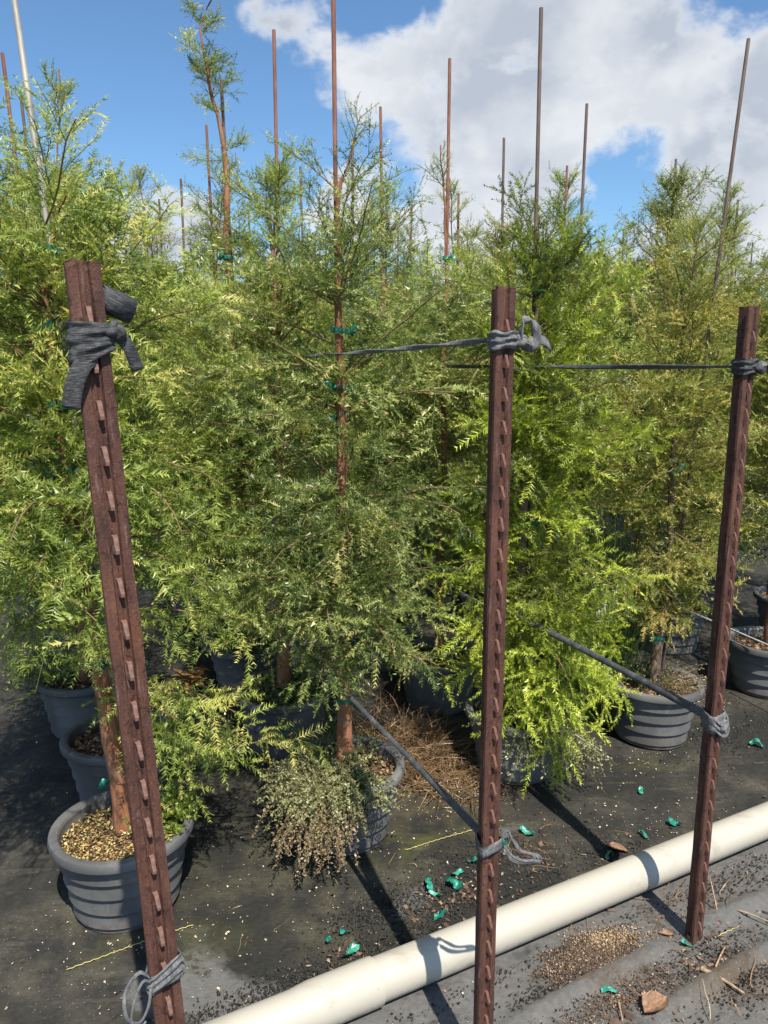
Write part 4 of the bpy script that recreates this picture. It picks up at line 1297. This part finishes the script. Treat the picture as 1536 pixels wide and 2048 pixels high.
def strap_line(pts, w, t, mat, label, twist=2.0, n=60, name='strap_line'):
    P = catmull(pts, n)
    T_ = unit(np.gradient(P, axis=0))
    s1 = unit(np.cross(T_, [0, 0, 1.0])); s2 = np.cross(s1, T_)
    ph = np.linspace(0, twist * 2 * np.pi, n)[:, None]
    U = s2 * np.cos(ph) + s1 * np.sin(ph)
    v_, f_, q_ = sweep(P, rect(w, t), U)
    return tag(link(name, mesh_np(name, v_, f_, q_, smooth_=False), M[mat]), label, 'strap line')


def along(p, s, z):
    return (p[0] + AU[0] * s, p[1] + AU[1] * s, z)


Mx = (.200, 1.395); Rx = (.820, 1.815)
strap_line([along(Mx, 0, 1.548), along(Mx, .5, 1.537), along(Mx, 1.2, 1.53), along(Mx, 2.6, 1.535)], .011, .0035, 'strap_grey', 'twisted grey strap stretched back from the top of the middle post', 3.2)
strap_line([along(Rx, 0, 1.500), along(Rx, .8, 1.500), along(Rx, 1.8, 1.505), along(Rx, 3.2, 1.52)], .013, .004, 'strap_line', 'dark strap stretched back at eye height from the right post', 1.4)
strap_line([along(Mx, 0, .575), along(Mx, .4, .582), along(Mx, 1.1, .585), along(Mx, 2.4, .60)], .013, .010, 'strap_line', 'dark strap running low from the middle post past the dead weeds', .35)
strap_line([along(Rx, 0, .632), along(Rx, .45, .640), along(Rx, 1.2, .645), along(Rx, 2.6, .655)], .020, .015, 'strap_line', 'dark strap sloping low from the right post behind the lime cypress', .3)
strap_line([(1.86, 2.70, .30), (1.684, 3.206, .30), (1.349, 4.20, .30), (1.15, 4.80, .30)], .007, .007, 'wire', 'thin pale line running low past the right post over shaded pots', 0, name='guide_line')

# ================================================================== the pipe
def pipe_tube(prof, name, parent, k=40):
    prof = np.array(prof)
    ax = np.array([PD[0], PD[1], 0.0]); s_ = np.array([PN[0], PN[1], 0.0]); u_ = np.array([0, 0, 1.0])
    o = np.array([PIPE_A[0], PIPE_A[1], .0535])
    a_ = np.arange(k) / k * 2 * np.pi
    V_ = o + ax * prof[:, None, :1] + (np.cos(a_)[:, None] * s_ + np.sin(a_)[:, None] * u_) * prof[:, None, 1:]
    idx = np.arange(len(prof) * k).reshape(len(prof), k)
    q_ = np.stack([idx[:-1], np.roll(idx, -1, 1)[:-1], np.roll(idx, -1, 1)[1:], idx[1:]], -1).reshape(-1, 4)
    me_ = mesh_np(name, V_.reshape(-1, 3), Q=q_, smooth_=True)
    me_.set_sharp_from_angle(angle=R(40))
    return link(name, me_, M['pipe'], parent)


e = tag(empty('irrigation_pipe', (0, 0, 0)), 'cream plastic irrigation pipe lying across the ground by the posts', 'pipe')
seam = float((np.array([-.020, 1.600]) - PIPE_A) @ PD)
pipe_tube([(seam - .02, .040), (seam - .02, .0500), (seam + .5, .0500), (seam + 1.2, .0500), (seam + 2.4, .0500), (4.7, .0500)], 'pipe_length', e)
pipe_tube([(-.6, .0500), (seam - .21, .0500), (seam - .165, .0548), (seam - .004, .0552), (seam, .0545), (seam, .0480)], 'socket_end', e)

# ================================================================== litter on the ground
def band_pos(r, n, off, spread, s0, s1):
    s = r.uniform(s0, s1, n); o = off + r.normal(0, spread, n)
    return np.stack([PIPE_A[0] + PD[0] * s + PN[0] * o, PIPE_A[1] + PD[1] * s + PN[1] * o, np.zeros(n)], -1)


def blob_pos(r, n, c, rx, ry, ang=0.46):
    a_ = r.normal(0, rx, n); b_ = r.normal(0, ry, n)
    return np.stack([c[0] + a_ * math.cos(ang) - b_ * math.sin(ang), c[1] + a_ * math.sin(ang) + b_ * math.cos(ang), np.zeros(n)], -1)


def clear_pipe(p):
    s_ = (p[:, 0] - PIPE_A[0]) * PN[0] + (p[:, 1] - PIPE_A[1]) * PN[1]
    return p[np.abs(s_) > .042]


def scatter(name, label, mat, pos, lo, hi, seed, z=.004, tilt=.35, aspect=(.35, .9), thick=.18):
    r = np.random.default_rng(seed)
    pos = clear_pipe(pos)
    pos[:, 2] = z + .004 * vnoise(pos[:, 0], pos[:, 1], .22, 1) * np.clip(1 - (np.hypot(pos[:, 0], pos[:, 1] - 2) - 3) / 3, 0, 1) + .0012
    v_, f_, t_ = flakes(pos, lo, hi, r, tilt=tilt, aspect=aspect, thick=thick)
    return tag(link(name, mesh_np(name, v_, f_, tint=t_), M[mat]), label, None, None, 'stuff')


r = np.random.default_rng(77)
uni = lambda n, x0, x1, y0, y1: np.stack([r.uniform(x0, x1, n), r.uniform(y0, y1, n), np.zeros(n)], -1)
scatter('pale_flecks', 'tiny pale flecks strewn over the black fabric', 'fleck',
        np.vstack([uni(700, -2.0, 2.2, 1.4, 4.0), uni(450, -1.0, .3, 1.5, 2.3), blob_pos(r, 500, (.20, 2.55), .16, .14), blob_pos(r, 160, (.8, 2.35), .22, .10), blob_pos(r, 90, (1.02, 2.74), .13, .05), blob_pos(r, 60, (-.60, 1.80), .14, .03)]), .003, .010, 1)
scatter('black_crumbs', 'black algae crumbs gathered along the pipe', 'crumb_black',
        np.vstack([band_pos(r, 2600, -.125, .035, .30, 1.05), band_pos(r, 1100, -.17, .05, 1.0, 1.8), blob_pos(r, 1500, (.03, 1.92), .11, .04), blob_pos(r, 900, (.30, 2.16), .13, .05), blob_pos(r, 900, (-.22, 1.63), .07, .03),
                   blob_pos(r, 2200, (.88, 1.70), .11, .05, .4), blob_pos(r, 900, (.42, 1.62), .06, .025), blob_pos(r, 1400, (1.42, 2.95), .20, .09), blob_pos(r, 900, (1.05, 2.02), .16, .05), band_pos(r, 900, .085, .012, .3, 2.4)]), .003, .011, 2, tilt=.9, thick=.5)
scatter('brown_litter', 'brown leaf crumbs lying behind the pipe', 'litter',
        np.vstack([blob_pos(r, 300, (.24, 1.97), .10, .055), blob_pos(r, 60, (-.09, 1.74), .08, .03), blob_pos(r, 80, (.44, 2.16), .10, .03), blob_pos(r, 110, (.80, 2.20), .20, .07), blob_pos(r, 230, (.84, 1.72), .07, .05), blob_pos(r, 160, (1.0, 1.72), .12, .08), blob_pos(r, 120, (.62, 1.56), .12, .04), blob_pos(r, 60, (1.0, 1.95), .16, .06), uni(120, -1.6, 2, 1.6, 3.4), blob_pos(r, 50, (1.4, 2.8), .25, .15)]), .005, .024, 3, tilt=.55, thick=.14, aspect=(.25, .9))
pp = blob_pos(r, 9000, (.535, 1.735), .105, .045, .44)
dd = ((pp[:, 0] - .535) * math.cos(.44) + (pp[:, 1] - 1.735) * math.sin(.44)) / .165
ee = (-(pp[:, 0] - .535) * math.sin(.44) + (pp[:, 1] - 1.735) * math.cos(.44)) / .078
pp = pp[dd ** 2 + ee ** 2 < 1 + .25 * np.sin(9 * np.arctan2(ee, dd))]
scatter('wood_crumb_patch', 'oval patch of brown wood crumbs in front of the pipe', 'patch', np.vstack([pp, blob_pos(r, 1600, (.56, 1.60), .10, .022, .5)]), .003, .008, 4, tilt=.8, thick=.5)
scatter('pale_crumb_patch', 'pale tan crumbs at the back of the oval crumb patch', 'patch_pale', blob_pos(r, 1300, (.60, 1.80), .055, .020, .1), .003, .007, 5, z=.008, tilt=.8, thick=.5)
r2 = np.random.default_rng(5)
st = strands(8, 60, (.85, 1.85), .35, .03, .10, .0010, 5)
V_, F_, Q_, t_ = merge([st, strands(10, 50, (.45, 2.17), .10, .012, .08, .0010, 5), strands(13, 80, (.2, 2.0), .7, .01, .06, .0008, 5)])
tag(link('straw_bits', mesh_np('straw_bits', V_, F_, Q_, tint=t_), M['straw']), 'loose dry straws scattered on the fabric', None, None, 'stuff')


def leaf_obj(name, xy, ln, wd, rz, curl, label, mat='dryleaf', z=.006, group=None, seed=0, pitch=0.0, cat='dry leaf'):
    r_ = np.random.default_rng(seed)
    nu, nv = 9, 5
    u_ = np.linspace(-1, 1, nu); v__ = np.linspace(-1, 1, nv)
    Uu, Vv = np.meshgrid(u_, v__, indexing='ij')
    prof = (1 - np.abs(Uu) ** 2.2) * (1 - .25 * Uu)
    x = Uu * ln / 2; y = Vv * prof * wd / 2
    z_ = curl * (Vv ** 2 * prof) * wd + .25 * curl * Uu ** 2 * ln * .4 + r_.normal(0, .03, Uu.shape) * wd
    V1 = np.stack([x, y, z_], -1).reshape(-1, 3)
    V2 = V1 - [0, 0, .0007]
    idx = np.arange(nu * nv).reshape(nu, nv)
    q_ = np.stack([idx[:-1, :-1], idx[1:, :-1], idx[1:, 1:], idx[:-1, 1:]], -1).reshape(-1, 4)
    me_ = mesh_np(name, np.vstack([V1, V2]), Q=np.vstack([q_, q_[:, ::-1] + nu * nv]), smooth_=True)
    o = link(name, me_, M[mat], None, (xy[0], xy[1], z), (0, pitch, rz))
    if label: tag(o, label, cat, group)
    return o


leaf_obj('dry_leaf', (.645, 1.575), .085, .055, .6, .35, 'large dry brown leaf lying at the bottom edge of the photo', seed=1, z=.010)
leaf_obj('dry_leaf', (.735, 2.185), .070, .034, -.5, .3, 'reddish dry leaf just behind the pipe beside a post shadow', seed=2)
leaf_obj('dry_leaf', (.757, 1.815), .040, .020, 2.9, .25, 'small tan leaf at the foot of the right post', seed=3)
leaf_obj('dry_leaf', (-1.62, 2.75), .060, .040, .3, .15, 'pale brown leaf alone on the fabric at the left edge', seed=4)
# heap of golden dead leaves between the left and centre rows
dl = empty('dead_leaf_heap', (-.915, 3.40, 0.0))
tag(dl, 'heap of curled golden dead leaves on the ground between pots', 'leaves')
for k in range(15):
    a_ = r2.uniform(0, 6.28)
    o = leaf_obj('leaf', (r2.normal(0, .045), r2.normal(0, .035)), r2.uniform(.07, .15), r2.uniform(.025, .05), a_, r2.uniform(.2, .6), None, 'dryleaf_gold', z=.02 + k * .005, seed=20 + k, pitch=r2.uniform(-.35, .35))
    o.parent = dl

# wood splinters and twigs
def stick(pts, rad, label, mat='wood', k=5):
    P = catmull(pts, 14)
    rr = rad * (1 - .55 * np.linspace(0, 1, 14)) * (1 + np.random.default_rng(int(abs(pts[0][0]) * 1000)).normal(0, .12, 14))
    v_, q_ = tubes(P[None], rr[None], k)
    return tag(link('wood_splinter', mesh_np('wood_splinter', v_, Q=q_), M[mat]), label, 'stick')


stick([(.800, 1.690, .010), (.835, 1.655, .012), (.872, 1.612, .010)], .0062, 'split pale stick lying below the foot of the right post')
stick([(.835, 1.690, .014), (.860, 1.722, .018), (.888, 1.757, .016)], .0030, 'short straight stick right of the foot of the right post')
stick([(.930, 1.905, .010), (.928, 1.925, .040), (.925, 1.950, .075)], .0030, 'thin brown twig standing up right of the right post')
stick([(.985, 1.900, .012), (1.02, 1.872, .016), (1.07, 1.835, .012)], .0030, 'long pale straw stick at the right edge below the pipe')
stick([(.560, 1.585, .010), (.556, 1.560, .014), (.553, 1.530, .010)], .0028, 'short twig under a green tape scrap at the bottom')

# green tape scraps
def scrap(xy, s, rz, label, seed, group=None):
    r_ = np.random.default_rng(seed)
    n_ = 14
    ln = s * r_.uniform(.9, 1.2); wd = s * r_.uniform(.38, .62)
    t_ = np.linspace(0, 1, n_)
    pts = np.stack([(t_ - .5) * ln, np.cumsum(np.cumsum(r_.normal(0, .035 * wd, n_))), .003 + .30 * wd * (1 + np.sin(t_ * r_.uniform(3, 9) + r_.uniform(0, 6)))], -1)
    ups = unit(np.stack([r_.normal(0, .3, n_), .7 * np.sin(t_ * r_.uniform(2, 5) + r_.uniform(0, 6)), np.ones(n_)], -1))
    v_, f_, q_ = sweep(pts, [(-wd / 2, .15 * wd), (-wd / 4, 0), (wd / 4, 0.06 * wd), (wd / 2, .2 * wd), (wd / 2, .2 * wd + .0006), (wd / 4, .06 * wd + .0006), (-wd / 4, .0006), (-wd / 2, .15 * wd + .0006)], ups, scale=np.interp(t_, [0, .15, .5, .85, 1], [r_.uniform(.5, 1), 1, r_.uniform(.7, 1.1), 1, r_.uniform(.4, .9)]))
    v_[:, 2] += .002 - min(0, v_[:, 2].min())
    o = link('tape_scrap', mesh_np('tape_scrap', v_, f_, q_, smooth_=True), M['tape_pale'] if seed % 3 else M['tape'], None, (xy[0], xy[1], .003), (0, 0, rz))
    tag(o, label, 'tape scrap', group)


for k, (x, y, s, a_, lab) in enumerate([
        (-.105, 1.819, .030, .4, 'green tape scrap behind the pipe socket, upper one of three'), (-.150, 1.791, .024, 1.4, 'green tape scrap behind the pipe socket, leftmost of three'),
        (-.088, 1.745, .058, 1.0, 'longest green tape scrap touching the back of the pipe near its socket'), (.142, 2.005, .052, 1.2, 'wide green tape scrap on brown crumbs left of the middle post'),
        (.205, 1.995, .050, -.4, 'pointed green tape scrap nearest the middle post on brown crumbs'), (.160, 1.972, .030, 1.9, 'narrow green tape scrap below the wide one left of the middle post'),
        (.220, 2.060, .034, .6, 'green tape scrap behind the pointed one beside the middle post'), (.155, 1.880, .040, .1, 'green tape scrap just behind the pipe left of the middle post'),
        (.268, 2.120, .034, .8, 'green tape scrap farthest back beside the middle post'), (.462, 2.281, .040, .2, 'green tape scrap behind the looped grey cord'),
        (.392, 2.201, .030, .9, 'crumpled green tape scrap seen through the looped grey cord'), (.912, 2.516, .040, 1.6, 'lone green tape scrap on bare fabric in front of the grey pot'),
        (.850, 2.254, .034, 1.2, 'green tape scrap midway between pipe and grey pot'), (.965, 2.315, .044, -.3, 'flat dark green tape strip behind the pipe left of the right post'),
        (.792, 1.768, .036, -.9, 'green tape scrap at the foot of the right post'), (.545, 1.628, .036, .3, 'green tape scrap on a twig at the bottom edge'),
        (.690, 1.958, .028, .3, 'pale green tape scrap in front of the pipe beside a shadow'), (1.497, 2.860, .050, 2.0, 'crumpled green tape scraps by the right edge of the photo'),
        (.695, 2.145, .030, 1.1, 'green tape scrap by the reddish leaf behind the pipe')]):
    scrap((x, y), s * .88, a_, lab, 200 + k)


# yellow marker threads woven into the fabric
def thread(p0, p1, label):
    n_ = int(np.hypot(p1[0] - p0[0], p1[1] - p0[1]) / .007)
    t_ = np.linspace(0, 1, n_)
    P = np.stack([p0[0] + (p1[0] - p0[0]) * t_, p0[1] + (p1[1] - p0[1]) * t_, 0 * t_], -1)
    d = unit(np.array([p1[0] - p0[0], p1[1] - p0[1], 0])); s_ = np.array([-d[1], d[0], 0])
    P += s_ * (.0012 * np.sin(np.arange(n_) * 2.2))[:, None]
    P[:, 2] = .0050 + .004 * vnoise(P[:, 0], P[:, 1], .22, 1) + .002 * vnoise(P[:, 0], P[:, 1], .07, 2) + .0008 * np.sin(np.arange(n_) * 2.2 + 1)
    v_, q_ = tubes(P[None], np.full((1, n_), .0012), 4)
    tag(link('marker_thread', mesh_np('marker_thread', v_, Q=q_), M['thread']), label, 'thread')


thread((-.80, 1.69), (-.52, 1.85), 'yellow marker thread in the fabric before the golden mulch pot')
thread((.07, 2.18), (.40, 2.345), 'yellow marker thread in the fabric behind the middle post')
thread((.30, 1.525), (.66, 1.715), 'yellow marker thread at the bottom edge of the photo')
thread((.88, 1.80), (.965, 1.845), 'short yellow marker thread right of the right post foot')
thread((.93, 2.20), (1.25, 2.37), 'yellow marker thread along the back of the pipe at the right')
